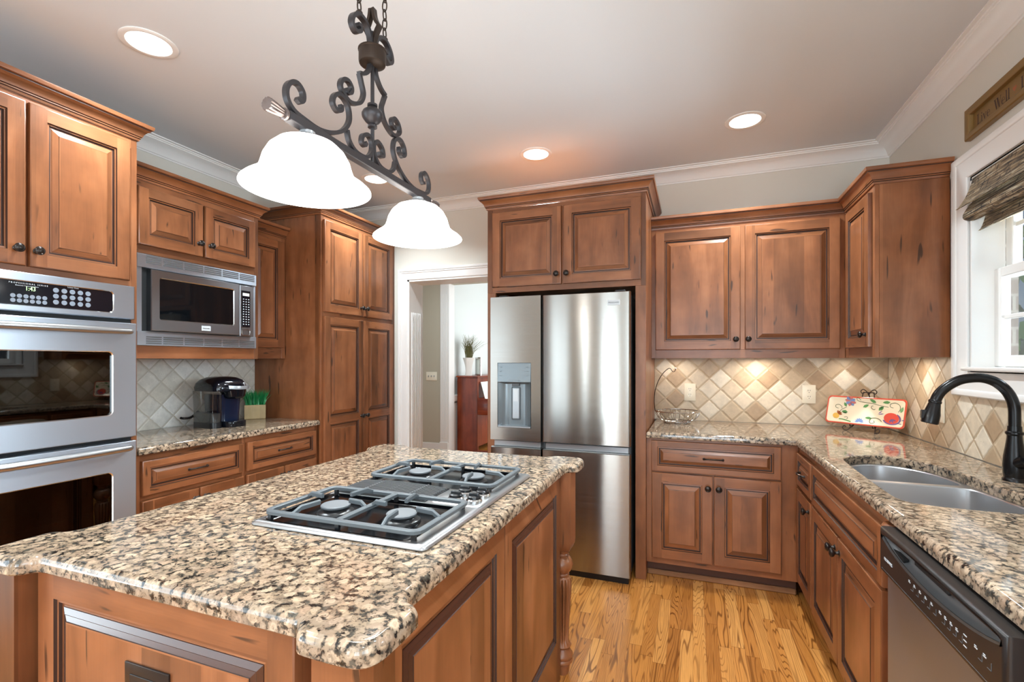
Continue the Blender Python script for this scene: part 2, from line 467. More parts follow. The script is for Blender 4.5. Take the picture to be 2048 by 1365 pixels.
class MB:
    def __init__(s, W=None):
        s.bm = bmesh.new()
        s.uv = s.bm.loops.layers.uv.new('UVMap')
        s.mats = []
        s.o = (0, 0)
        s.W = W           # optional matrix applied to every vertex

    def mi(s, m):
        if m not in s.mats:
            s.mats.append(m)
        return s.mats.index(m)

    def board(s):
        s.o = (random.uniform(0, 60), random.uniform(0, 60))
        return s

    def v(s, p):
        p = Vector(p)
        return s.bm.verts.new(s.W @ p if s.W else p)

    def f(s, vs, m, ax=2, uvs=None):
        vv = []
        for x in vs:
            if not vv or (x is not vv[-1]):
                vv.append(x)
        if len(vv) > 2 and vv[0] is vv[-1]:
            vv.pop()
        if len(vv) < 3:
            return
        try:
            fc = s.bm.faces.new(vv)
        except ValueError:
            return
        fc.material_index = s.mi(m)
        for k, l in enumerate(fc.loops):
            if uvs and len(uvs) == len(fc.loops):
                l[s.uv].uv = (uvs[k][0] + s.o[0], uvs[k][1] + s.o[1])
            else:
                c = l.vert.co
                al = c[ax]
                ac = c[0] + c[1] + c[2] - al
                l[s.uv].uv = (ac + s.o[0], al + s.o[1])
        return fc

    def box(s, a, b, m, ax=2, bev=0.0012, seg=1):
        s.board()
        a, b = Vector(a), Vector(b)
        lo = Vector((min(a[i], b[i]) for i in range(3)))
        hi = Vector((max(a[i], b[i]) for i in range(3)))
        t = bmesh.new()
        bmesh.ops.create_cube(t, size=1)
        d = hi - lo
        for x in t.verts:
            x.co = Vector((lo[i] + (x.co[i] + 0.5) * d[i] for i in range(3)))
        bev = min(bev, min(d) * 0.45)
        if bev > 0:
            bmesh.ops.bevel(t, geom=t.edges[:], offset=bev, segments=seg, affect='EDGES', profile=0.5)
        mp = {x: s.v(x.co) for x in t.verts}
        for fc in t.faces:
            s.f([mp[x] for x in fc.verts], m, ax)
        t.free()
        return s

    def loft(s, loops, m, closed=True, cap0=False, cap1=False, ax=2, mats=None):
        s.board()
        R = [[s.v(p) for p in L] for L in loops]
        n = len(R[0])
        for i in range(len(R) - 1):
            mm = mats[i] if mats else m
            for k in range(n if closed else n - 1):
                k2 = (k + 1) % n
                s.f([R[i][k], R[i][k2], R[i + 1][k2], R[i + 1][k]], mm, ax)
        if cap0:
            s.f(R[0][::-1], mats[0] if mats else m, ax)
        if cap1:
            s.f(R[-1], mats[-1] if mats else m, ax)
        return R

    def lathe(s, prof, c, m, axis='z', seg=24, mats=None, flute=None):
        """prof: (radius, height) list; flute: (i0, i1, count, depth)"""
        c = Vector(c)
        ex, ey, ez = {'z': ((1, 0, 0), (0, 1, 0), (0, 0, 1)), '-y': ((1, 0, 0), (0, 0, 1), (0, -1, 0)),
                      'y': ((0, 0, 1), (1, 0, 0), (0, 1, 0)), 'x': ((0, 1, 0), (0, 0, 1), (1, 0, 0)),
                      '-x': ((0, 0, 1), (0, 1, 0), (-1, 0, 0)), '-z': ((0, 1, 0), (1, 0, 0), (0, 0, -1))}[axis]
        ex, ey, ez = Vector(ex), Vector(ey), Vector(ez)
        loops = []
        for i, (r, h) in enumerate(prof):
            L = []
            for k in range(seg):
                t = 2 * PI * k / seg
                rr = r
                if flute and flute[0] <= i <= flute[1]:
                    rr = r * (1 - flute[3] * (0.5 + 0.5 * math.cos(flute[2] * t)) ** 3)
                L.append(c + ex * (rr * math.cos(t)) + ey * (rr * math.sin(t)) + ez * h)
            loops.append(L)
        s.loft(loops, m, cap0=prof[0][0] > 1e-6, cap1=prof[-1][0] > 1e-6, mats=mats)
        return s

    def tube(s, path, r, m, seg=8, closed=False, radii=None):
        P = [Vector(p) for p in path]
        n = len(P)
        tang = []
        for i in range(n):
            a = P[i - 1] if (i > 0 or closed) else P[i]
            b = P[(i + 1) % n] if (i < n - 1 or closed) else P[i]
            tang.append((b - a).normalized())
        u = tang[0].orthogonal().normalized()
        loops = []
        for i in range(n):
            u = (u - tang[i] * u.dot(tang[i])).normalized()
            w = tang[i].cross(u)
            rr = radii[i] if radii else r
            loops.append([P[i] + u * (rr * math.cos(2 * PI * k / seg)) + w * (rr * math.sin(2 * PI * k / seg))
                          for k in range(seg)])
        if closed:
            loops.append(loops[0])
        s.loft(loops, m, cap0=not closed, cap1=not closed)
        return s

    def sweep(s, path, prof, nrm, m, closed=False, mats=None, ghost=(None, None)):
        """profile (side, normal) swept along path with mitred corners; side = tangent x nrm"""
        s.board()
        P = [Vector(p) for p in path]
        N = Vector(nrm)
        n = len(P)
        segs = [(P[(i + 1) % n] - P[i]).normalized().cross(N).normalized() for i in range(n if closed else n - 1)]
        loops, cum = [], [0.0]
        for i in range(n):
            if closed:
                s1, s2 = segs[i - 1], segs[i]
            else:
                s1 = segs[max(i - 1, 0)]
                s2 = segs[min(i, n - 2)]
                if i == 0 and ghost[0]:          # mitred start / end against a neighbouring run
                    s1 = (P[0] - Vector(ghost[0])).normalized().cross(N).normalized()
                if i == n - 1 and ghost[1]:
                    s2 = (Vector(ghost[1]) - P[-1]).normalized().cross(N).normalized()
            d = 1 + s1.dot(s2)
            mt = (s1 + s2) / max(d, 0.25)
            loops.append([P[i] + mt * a + N * b for a, b in prof])
            if i < n - 1 or closed:
                cum.append(cum[-1] + (P[(i + 1) % n] - P[i]).length)
        if closed:
            loops.append(loops[0])
        pc = [0.0]
        for k in range(len(prof)):
            a, b = prof[k], prof[(k + 1) % len(prof)]
            pc.append(pc[-1] + math.hypot(a[0] - b[0], a[1] - b[1]))
        R = [[s.v(p) for p in L] for L in (loops[:-1] if closed else loops)]
        if closed:
            R.append(R[0])
        q = len(prof)
        for i in range(len(R) - 1):
            for k in range(q):
                k2 = (k + 1) % q
                s.f([R[i][k], R[i][k2], R[i + 1][k2], R[i + 1][k]], mats[k] if mats else m,
                    uvs=[(pc[k], cum[i]), (pc[k + 1], cum[i]), (pc[k + 1], cum[i + 1]), (pc[k], cum[i + 1])])
        if not closed:
            s.f(R[0][::-1], m)
            s.f(R[-1], m)
        return s

    def ribbon(s, pts, w, d, nrm, m):
        return s.sweep(pts, [(-w / 2, -d / 2), (w / 2, -d / 2), (w / 2, d / 2), (-w / 2, d / 2)], nrm, m)

    def slab(s, outline, zt, zb, m, holes=(), edge=None):
        """stone slab from a 2-D outline (counter-clockwise) with a rounded edge and optional holes"""
        def rnd_edge(r, d, q):
            return [(r * (1 - math.sin(t)), -d * (1 - math.cos(t))) for t in [R90 * k / q for k in range(q + 1)]]
        if isinstance(edge, (int, float)):
            edge = rnd_edge(edge, edge * 1.25, 9)
        edge = edge or [(0.014, 0), (0.008, -0.0015), (0.003, -0.006), (0.0005, -0.013), (0, -0.020)]

        def off(poly, e):
            out = []
            n = len(poly)
            for i in range(n):
                a, b, c = Vector(poly[i - 1]), Vector(poly[i]), Vector(poly[(i + 1) % n])
                d1, d2 = (b - a).normalized(), (c - b).normalized()
                n1, n2 = Vector((-d1.y, d1.x)), Vector((-d2.y, d2.x))
                mt = (n1 + n2) / max(1 + n1.dot(n2), 0.4)
                out.append(b + mt * e)
            return out
        poly = [Vector(p[:2]) for p in outline]
        edge = [(edge[0][0] + 0.003, 0)] + list(edge)
        loops = [[(p.x, p.y, zt + dz) for p in off(poly, e)] for e, dz in edge]
        loops.append([(p.x, p.y, zb + 0.004) for p in off(poly, 0.0)])
        loops.append([(p.x, p.y, zb) for p in off(poly, 0.004)])
        R = s.loft(loops, m)
        tops, bots = [R[0]], [R[-1]]
        for h in holes:
            hp = [Vector(p[:2]) for p in h]
            H = s.loft([[(p.x, p.y, zt) for p in off(hp, -0.007)], [(p.x, p.y, zt) for p in off(hp, -0.004)], [(p.x, p.y, zt - 0.004) for p in hp],
                        [(p.x, p.y, zb) for p in hp]], m)
            tops.append(H[0])
            bots.append(H[-1])
        for group in (tops, bots):
            if len(group) == 1 and len(group[0]) < 60:
                s.f(group[0], m)
                continue
            es = []
            for L in group:
                for k in range(len(L)):
                    e = s.bm.edges.get((L[k], L[(k + 1) % len(L)])) or s.bm.edges.new((L[k], L[(k + 1) % len(L)]))
                    es.append(e)
            r = bmesh.ops.triangle_fill(s.bm, edges=es, use_beauty=False, use_dissolve=False)
            for g in r['geom']:
                if isinstance(g, bmesh.types.BMFace):
                    g.material_index = s.mi(m)
        return s

    def build(s, name, parent=None, flat=False, recalc=True, world=False, sharp=35, bevel=None):
        if recalc:
            bmesh.ops.recalc_face_normals(s.bm, faces=s.bm.faces[:])
        me = bpy.data.meshes.new(name)
        if world and parent:
            for x in s.bm.verts:
                x.co -= parent.location
        s.bm.to_mesh(me)
        s.bm.free()
        for m in s.mats:
            me.materials.append(m)
        if not flat:
            me.polygons.foreach_set('use_smooth', [True] * len(me.polygons))
            me.set_sharp_from_angle(angle=math.radians(sharp))
        me.update()
        o = bpy.data.objects.new(name, me)
        COL.objects.link(o)
        if parent:
            o.parent = parent
        if bevel:
            b = o.modifiers.new('bevel', 'BEVEL')
            b.width = bevel
            b.segments = 2
            b.limit_method = 'ANGLE'
        return o


def tag(o, label, category, group=None):
    o['label'] = label
    o['category'] = category
    if group:
        o['group'] = group
    return o


def thing(name, label, category, loc=(0, 0, 0), rot=0.0, group=None):
    o = bpy.data.objects.new(name, None)
    o.empty_display_size = 0.05
    o.location = loc
    o.rotation_euler = (0, 0, rot)
    COL.objects.link(o)
    return tag(o, label, category, group)


def struct(mb, name, **k):
    o = mb.build(name, **k)
    o['kind'] = 'structure'
    return o


def copy_thing(root, loc, label, rot=None):
    c = root.copy()
    COL.objects.link(c)
    c.location = loc
    if rot is not None:
        c.rotation_euler = (0, 0, rot)
    c['label'] = label
    for ch in root.children:
        d = ch.copy()
        d.parent = c
        COL.objects.link(d)
        for g in ch.children:
            e = g.copy()
            e.parent = d
            COL.objects.link(e)
    return c


def text(txt, size, mat, name, parent, origin, ex, ey, align='LEFT', space=1.0, thick=0.0004, xs=1.0):
    """flat lettering: origin, reading direction ex and up direction ey in the parent's coordinates"""
    cu = bpy.data.curves.new('lettering', 'FONT')
    cu.body = txt
    cu.size = size
    cu.align_x = align
    cu.space_character = space
    cu.extrude = thick
    cu.resolution_u = 3
    ob = bpy.data.objects.new('lettering', cu)
    COL.objects.link(ob)
    dg = bpy.context.evaluated_depsgraph_get()
    me = bpy.data.meshes.new_from_object(ob.evaluated_get(dg))
    bpy.data.objects.remove(ob)
    ex, ey = Vector(ex), Vector(ey)
    ez = ex.cross(ey)
    o0 = Vector(origin)
    for x in me.vertices:
        p = x.co.copy()
        x.co = o0 + ex * (p.x * xs) + ey * p.y + ez * p.z
    me.materials.clear()
    me.materials.append(mat)
    o = bpy.data.objects.new(name, me)
    COL.objects.link(o)
    o.parent = parent
    return o


WD, GZ = M['wood'], M['glaze']

# ------------------------------------------------------------------ cabinet builders (local: front face at y=0 looking -y)
CROWN = [(0, 0), (0.007, 0), (0.009, 0.010), (0.013, 0.013), (0.013, 0.018), (0.017, 0.021), (0.021, 0.034),
         (0.031, 0.047), (0.043, 0.055), (0.043, 0.060), (0.050, 0.063), (0.053, 0.072), (0.053, 0.080), (0, 0.080)]
CM = [WD, WD, GZ, WD, GZ, WD, WD, WD, GZ, WD, WD, WD, WD, WD]


def crown(root, path, z, h=0.080, out=0.053, ghost=(None, None)):
    mb = MB()
    prof = [(a * out / 0.053, b * h / 0.080) for a, b in CROWN]
    mb.sweep([(x, y, z) for x, y in path], prof, (0, 0, 1), WD, mats=CM,
             ghost=[g and (*g, z) for g in ghost])
    return mb.build('crown_moulding', root)


def door_mesh(x0, x1, z0, z1, t=0.02, s=0.058, splits=(), horiz=False, y0=0.0, name='door', root=None, sb=None, st=None,
              W=None, world=False, fat=1.0):
    mb = MB(W)
    e = 0.005
    y = y0

    def rect(i, d):
        return [(x0 + i, y - d, z0 + i), (x1 - i, y - d, z0 + i), (x1 - i, y - d, z1 - i), (x0 + i, y - d, z1 - i)]
    mb.loft([rect(0, 0), rect(0, t - e), rect(0.0015, t - 0.0015), rect(e, t)], WD, cap0=True)
    # front boards: two stiles and the rails
    zs = [z0 + e]
    edges = [(z0 + e, z0 + (sb or s))] + [(m - s * 0.5, m + s * 0.5) for m in splits] + [(z1 - (st or s), z1 - e)]

    def quad(a, b, c, d, ax):
        mb.board()
        mb.f([mb.v((a, y - t, c)), mb.v((b, y - t, c)), mb.v((b, y - t, d)), mb.v((a, y - t, d))], WD, ax)
    quad(x0 + e, x0 + s, z0 + e, z1 - e, 2)
    quad(x1 - s, x1 - e, z0 + e, z1 - e, 2)
    for a, b in edges:
        quad(x0 + s, x1 - s, a, b, 0)
    k = fat * min(1.0, (z1 - z0) / 0.30)
    bw = 0.021 * k
    prof = [(0, t, WD), (0.0022, t - 0.006, GZ), (0.0085, t - 0.0055, WD), (0.0105, t - 0.0115, GZ),
            (0.0155, t - 0.0115, GZ if fat <= 1 else WD), (0.0190, t - 0.0110, WD), (0.0195, t - 0.0095, GZ),
            *(((0.0195 + bw * .5, t - 0.0050, M['bevel']), (0.0195 + bw * .56, t - 0.0054, GZ)) if fat > 1 else ()),
            (0.0195 + bw, t - 0.0022, M['bevel'] if fat > 1 else WD), (0.0205 + bw, t - 0.0004, GZ), (0.0240 + bw, t - 0.0002, WD)]
    for i in range(len(edges) - 1):
        a0, a1 = x0 + s, x1 - s
        b0, b1 = edges[i][1], edges[i + 1][0]
        loops = []
        for (q, d, m) in prof:
            loops.append([(a0 + q, y - d, b0 + q), (a1 - q, y - d, b0 + q), (a1 - q, y - d, b1 - q), (a0 + q, y - d, b1 - q)])
        for j in range(len(loops) - 1):
            for side in range(4):
                mb.board()
                p, p2 = loops[j], loops[j + 1]
                k2 = (side + 1) % 4
                mb.f([mb.v(p[side]), mb.v(p[k2]), mb.v(p2[k2]), mb.v(p2[side])], prof[j + 1][2], 0 if side in (0, 2) else 2)
        mb.board()
        mb.f([mb.v(q) for q in loops[-1]], WD, 0 if horiz else 2)
    return mb.build(name, root, recalc=False, world=world)


KNOB = [(0.0105, 0), (0.0105, 0.0015), (0.007, 0.004), (0.0052, 0.008), (0.0055, 0.013), (0.011, 0.017), (0.0150, 0.021),
        (0.0158, 0.025), (0.0140, 0.029), (0.0115, 0.0305), (0.0105, 0.0298), (0.0075, 0.0318), (0.0, 0.0325)]
KNOB = [(r * 1.15, h * 1.1) for r, h in KNOB]


def knob(door, x, z, y=-0.02):
    mb = MB()
    mb.lathe(KNOB, (x, y, z), M['bronze'], '-y', 18)
    return mb.build('knob', door)


def pull(door, x, z, y=-0.02, L=0.052):
    mb = MB()
    pts = [(x - L, y - 0.001, z), (x - L * 0.92, y - 0.012, z + 0.001), (x - L * 0.5, y - 0.024, z + 0.003), (x, y - 0.028, z + 0.004),
           (x + L * 0.5, y - 0.024, z + 0.003), (x + L * 0.92, y - 0.012, z + 0.001), (x + L, y - 0.001, z)]
    P = cat(pts, 4)
    rad = [0.0062 if (i < 4 or i > len(P) - 5) else 0.0044 for i in range(len(P))]
    mb.tube(P, 0.005, M['bronze'], 8, radii=rad)
    for sx in (-1, 1):
        mb.lathe([(0.008, 0), (0.008, 0.002), (0.006, 0.003)], (x + sx * L, y, z), M['bronze'], '-y', 12)
    return mb.build('pull_handle', door)


def door(root, x0, x1, z0, z1, kx=None, kz=None, **k):
    d = door_mesh(x0, x1, z0, z1, root=root, **k)
    if kx is not None:
        knob(d, kx, kz, k.get('y0', 0) - 0.02)
    return d


def drawer(root, x0, x1, z0, z1, handle=True, s=0.036, **k):
    d = door_mesh(x0, x1, z0, z1, s=s, horiz=True, name='drawer_front', root=root, **k)
    if handle:
        pull(d, (x0 + x1) / 2, (z0 + z1) / 2)
    return d


def frame_boards(mb, W, z0, z1, stiles, rails, t=0.019):
    """face frame: stiles [(xa, xb)] full height, rails [(za, zb)] between the outer stiles"""
    for a, b in stiles:
        mb.box((a, 0, z0), (b, t, z1), WD, 2, 0.0008)
    for a, b in rails:
        xa, xb = stiles[0][1], stiles[-1][0]
        mb.box((xa, 0.0004, a), (xb, t, b), WD, 0, 0.0008)

# ------------------------------------------------------------------ the room
XL, XR, YB, YR, ZC = -3.25, 1.20, 3.81, -3.60, 2.77


def wall_holes(name, axis, at, thick, lo, hi, z1, holes, mat, kind='structure'):
    """wall slab in the plane axis=at from lo..hi with rectangular holes (a0,a1,z0,z1)"""
    mb = MB()
    xs = sorted({lo, hi, *[h[0] for h in holes], *[h[1] for h in holes]})
    zs = sorted({0, z1, *[h[2] for h in holes], *[h[3] for h in holes]})
    for i in range(len(xs) - 1):
        for j in range(len(zs) - 1):
            cx, cz = (xs[i] + xs[i + 1]) / 2, (zs[j] + zs[j + 1]) / 2
            if any(h[0] < cx < h[1] and h[2] < cz < h[3] for h in holes):
                continue
            if axis == 'x':
                mb.box((at, xs[i], zs[j]), (at + thick, xs[i + 1], zs[j + 1]), mat, bev=0)
            else:
                mb.box((xs[i], at, zs[j]), (xs[i + 1], at + thick, zs[j + 1]), mat, bev=0)
    return struct(mb, name)


mb = MB()
mb.box((-5.2, YR - 0.1, -0.05), (XR + 0.2, 10.4, 0), M['floor'], bev=0)
struct(mb, 'floor')
mb = MB()
mb.box((XL - 0.1, YR - 0.1, ZC), (XR + 0.2, YB + 0.22, ZC + 0.1), M['ceiling'], bev=0)
struct(mb, 'ceiling')
WIN_R = (1.62, 2.82, 1.31, 2.19)          # window over the sink
DOORWAY = (-2.449, -1.50, 0, 2.094)
REAR = [(-2.2, -1.78, 0.1, 2.1), (-0.55, 0.95, 0.15, 2.15)]
wall_holes('wall_left', 'x', XL - 0.1, 0.1, YR, YB, ZC, [(-2.9, -0.3, 0.5, 2.2)], M['wall'])
wall_holes('wall_right', 'x', XR, 0.115, YR, YB + 0.22, ZC, [WIN_R, (-2.8, -0.4, 0.8, 2.2)], M['wall'])
wall_holes('wall_exterior', 'x', XR + .115, 0.06, -4.2, 5.0, 3.2, [(WIN_R[0] - .02, WIN_R[1] + .02, WIN_R[2] - .02, WIN_R[3] + .02), (-2.82, -0.38, 0.78, 2.22)], M['brick'])
wall_holes('wall_back', 'y', YB, 0.22, XL - 0.1, XR, ZC, [DOORWAY], M['wall'])
wall_holes('wall_rear', 'y', YR - 0.1, 0.1, XL - 0.1, XR + 0.2, ZC, REAR, M['wall'])

# ceiling crown
RC = [(0, 0), (0.006, 0), (0.008, 0.008), (0.014, 0.011), (0.016, 0.016), (0.030, 0.040), (0.055, 0.062), (0.083, 0.070),
      (0.085, 0.076), (0.092, 0.078), (0.094, 0.084), (0.110, 0.086), (0.110, 0.092), (0, 0.092)]
mb = MB()
mb.sweep([(XL, YR, ZC - 0.092), (XL, YB, ZC - 0.092), (XR, YB, ZC - 0.092), (XR, YR, ZC - 0.092)],
         RC, (0, 0, 1), M['white'])
struct(mb, 'trim_1')

# doorway casing, fluted jamb, header
CASE = [(0, 0), (0, .010), (.004, .012), (.058, .013), (.062, .018), (.070, .019), (.073, .015), (.077, .022), (.090, .024), (.096, .020), (.096, 0)]
dx0, dx1, _, dzt = DOORWAY
mb = MB()
y0 = YB
o = 0.096
mb.sweep([(dx1, y0, 0), (dx1, y0, dzt), (dx0, y0, dzt), (dx0, y0, 0)], CASE, (0, -1, 0), M['white'])
mb.box((dx0 - 0.001, YB - 0.004, 0), (dx0 + 0.018, YB + 0.235, dzt), M['white'], bev=0.001)
mb.box((dx1 - 0.018, YB - 0.004, 0), (dx1, YB + 0.235, dzt), M['white'], bev=0.001)
mb.box((dx0, YB - 0.004, dzt - 0.018), (dx1, YB + 0.235, dzt), M['white'], bev=0.001)
for k in range(6):                        # raised flutes on the left jamb
    yy = YB + 0.035 + k * 0.028
    mb.box((dx0 + 0.017, yy, 0.2), (dx0 + 0.026, yy + 0.019, 1.80), M['white'], bev=0.004, seg=2)
struct(mb, 'door_1')

# hall beyond, with the cased opening to the piano room
YH, YP, XP = 6.10, 9.0, -3.28
wall_holes('wall_hall_left', 'x', -5.2, 0.1, YB + 0.22, YH, ZC, [], M['taupe'])
wall_holes('wall_hall_right', 'x', -0.9, 0.1, YB + 0.22, YH, ZC, [], M['taupe'])
wall_holes('wall_hall_far', 'y', YH, 0.14, -5.2, -0.8, ZC, [(-3.25, -1.6, 0, 2.45)], M['taupe'])
mb = MB()
mb.box((-5.2, YB + 0.22, ZC), (-0.8, YH + .14, ZC + 0.1), M['ceiling'], bev=0)
struct(mb, 'ceiling_hall')
mb = MB()
mb.box((-5.1, YH - .015, 0), (-3.37, YH, 0.18), M['white'], bev=0.004)
struct(mb, 'baseboard_hall')
mb = MB()
mb.box((-3.37, YH - .025, 0), (-3.25, YH, 2.56), M['white'], bev=0.004)
mb.box((-3.378, YH - .034, 0), (-3.242, YH, 0.20), M['white'], bev=0.004)
mb.box((-3.25, YH - .025, 2.45), (-1.5, YH, 2.56), M['white'], bev=0.004)
mb.box((-3.2505, YH - .02, 0), (-3.23, YH + .15, 2.45), M['white'], bev=0.002)
for k in range(4):
    xx = -3.355 + k * 0.024
    mb.box((xx, YH - .030, 0.25), (xx + 0.015, YH - .024, 2.3), M['white'], bev=0.002)
struct(mb, 'door_2')
wall_holes('wall_piano_left', 'x', XP - .1, 0.1, YH + .14, YP, ZC, [], M['pale_blue'])
wall_holes('wall_piano_right', 'x', -0.9, 0.1, YH + .14, YP, ZC, [], M['pale_blue'])
wall_holes('wall_piano_far', 'y', YP, 0.1, -4.0, -0.8, ZC, [], M['pale_blue'])
mb = MB()
mb.box((-4.0, YH + .14, ZC), (-0.8, YP + .1, ZC + 0.1), M['ceiling'], bev=0)
struct(mb, 'ceiling_piano')
mb = MB()
mb.box((XP, YH + .14, 0.76), (XP + .03, YP, 0.86), M['white'], bev=0.008)
mb.box((XP, YH + .14, 0), (XP + .016, YP, 0.74), M['white'], bev=0.004)
mb.box((XP + .03, YP - .03, 0.76), (-0.9, YP, 0.86), M['white'], bev=0.008)
mb.box((XP + .02, YP - .018, 0), (-0.9, YP, 0.74), M['white'], bev=0.004)
mb.sweep([(XP, YH + .14, ZC - 0.092), (XP, YP, ZC - 0.092), (-0.9, YP, ZC - 0.092)], RC, (0, 0, 1), M['white'])
struct(mb, 'trim_2')

# ------------------------------------------------------------------ window over the sink
wy0, wy1, wz0, wz1 = WIN_R
root = bpy.data.objects.new('window_1', None)
root.location = (XR, (wy0 + wy1) / 2, wz0)
root['kind'] = 'structure'
COL.objects.link(root)
WC = [(0, 0), (0.010, 0), (0.010, 0.012), (0.018, 0.016), (0.090, 0.020), (0.094, 0.026), (0.104, 0.030), (0.116, 0.030), (0.122, 0.024),
      (0.124, 0)]
mb = MB()
mb.sweep([(XR, wy0, wz0), (XR, wy1, wz0), (XR, wy1, wz1), (XR, wy0, wz1)], [(-a, b) for a, b in WC], (-1, 0, 0), M['white'], closed=True)
mb.build('window_frame', root, world=True)
mb = MB()
mb.box((XR - 0.005, wy0, wz0 - 0.002), (XR + 0.114, wy0 + 0.012, wz1), M['white'], bev=0)
mb.box((XR - 0.005, wy1 - 0.012, wz0 - 0.002), (XR + 0.114, wy1, wz1), M['white'], bev=0)
mb.box((XR - 0.005, wy0, wz1 - 0.012), (XR + 0.114, wy1, wz1), M['white'], bev=0)
mb.box((XR - 0.040, wy0 - 0.01, wz0 - 0.004), (XR + 0.114, wy1 + 0.01, wz0 + 0.014), M['white'], bev=0.006, seg=2)
mb.build('window_sill', root, world=True)
zm = 1.745
for nm, xx, za, zb in (('lower_sash', XR + 0.075, wz0 + 0.016, zm + 0.02), ('upper_sash', XR + 0.115, zm - 0.02, wz1 - 0.012)):
    mb = MB()
    ya, yb = wy0 + 0.012, wy1 - 0.012
    t = 0.035
    yc = (ya + yb) / 2
    for (a, b, q) in ((ya, ya + 0.05, 0), (yb - 0.05, yb, 0), (yc - 0.05, yc + 0.05, .0015)):
        mb.box((xx - q, a, za - q), (xx + t + q, b, zb + q), M['white'], bev=0.003)
    for (a, b) in ((za, za + 0.05), (zb - 0.042, zb)):
        mb.box((xx, ya + 0.05, a), (xx + t, yb - 0.05, b), M['white'], bev=0.003)
    zz = (za + zb) / 2
    mb.box((xx + 0.010, ya + 0.05, zz - 0.010), (xx + t - 0.010, yb - 0.05, zz + 0.010), M['white'], bev=0.003)
    sash = mb.build(nm, root, world=True)
    mb = MB()
    mb.box((xx + 0.016, ya + 0.045, za + 0.045), (xx + 0.019, yb - 0.045, zb - 0.038), M['glass'], bev=0)
    mb.build('pane', sash, world=False)
    p = bpy.data.objects[sash.children[0].name]
    for vtx in p.data.vertices:
        vtx.co -= root.location

# rear window behind the camera, and a wider opening added to let light in
for i, (a, b, c, d) in enumerate(REAR):
    mb = MB()
    y = YR
    mb.sweep([(a, y, c), (b, y, c), (b, y, d), (a, y, d)], [(-q, w) for q, w in [(0, 0), (0.09, 0), (0.09, 0.02), (0, 0.02)]], (0, 1, 0),
             M['white'], closed=True)
    nx = 1 if i == 0 else 3
    for k in range(nx + 1):
        xx = a + (b - a) * k / nx
        mb.box((xx - 0.03, y - 0.07, c), (xx + 0.03, y - 0.03, d), M['white'], bev=0.002)
    for z in (c, (c + d) / 2, d):
        mb.box((a, y - 0.065, z - 0.025), (b, y - 0.035, z + 0.025), M['white'], bev=0.002)
    w = struct(mb, 'window_%d' % (i + 2))
mb = MB()
a, b, c, d = -2.9, -0.3, 0.5, 2.2
mb.sweep([(XL, a, c), (XL, b, c), (XL, b, d), (XL, a, d)], [(q, w) for q, w in [(0, 0), (0.09, 0), (0.09, 0.02), (0, 0.02)]], (1, 0, 0),
         M['white'], closed=True)
for yy in (a, (a + b) / 2, b):
    mb.box((XL - 0.06, yy - 0.03, c), (XL - 0.03, yy + 0.03, d), M['white'], bev=0.002)
for z in (c, (c + d) / 2, d):
    mb.box((XL - 0.058, a, z - 0.025), (XL - 0.032, b, z + 0.025), M['white'], bev=0.002)
struct(mb, 'window_4')  # unseen left window, added to let light in
mb = MB()
a, b, c, d = -2.8, -0.4, 0.8, 2.2
mb.sweep([(XR, a, c), (XR, a, d), (XR, b, d), (XR, b, c)], [(q, w) for q, w in [(0, 0), (0.09, 0), (0.09, 0.02), (0, 0.02)]], (-1, 0, 0),
         M['white'], closed=True)
for yy in (a, (a + b) / 2, b):
    mb.box((XR + 0.03, yy - 0.03, c), (XR + 0.06, yy + 0.03, d), M['white'], bev=0.002)
for z in (c, (c + d) / 2, d):
    mb.box((XR + 0.032, a, z - 0.025), (XR + 0.058, b, z + 0.025), M['white'], bev=0.002)
struct(mb, 'window_5')  # unseen window added on the right to brighten the room

# ------------------------------------------------------------------ backsplashes
mb = MB()
mb.box((-0.271, 3.80, 0.915), (1.189, YB - .0015, 1.372), M['tile_back'], bev=0)
o = mb.build('tile_backsplash')
tag(o, 'tumbled beige diamond tile backsplash on the back wall under the double-door upper cabinet', 'backsplash')
mb = MB()
mb.box((1.19, 2.945, 0.915), (XR - .0015, 3.7995, 1.372), M['tile_side'], bev=0)
mb.box((1.19, 2.945, 1.372), (XR - .0015, 2.984, 1.395), M['tile_side'], bev=0)
mb.box((1.19, 0.4, 0.915), (XR - .0015, 2.945, 1.228), M['tile_side'], bev=0)
o = mb.build('tile_backsplash')
tag(o, 'beige diamond tile backsplash on the right wall behind the sink and faucet', 'backsplash')
mb = MB()
mb.box((-3.2485, 1.605, 0.915), (-3.241, 2.858, 1.362), M['tile_left_lit'], bev=0)
o = mb.build('tile_backsplash')
tag(o, 'diamond tile backsplash behind the coffee maker, lightened to look brighter lit', 'backsplash')

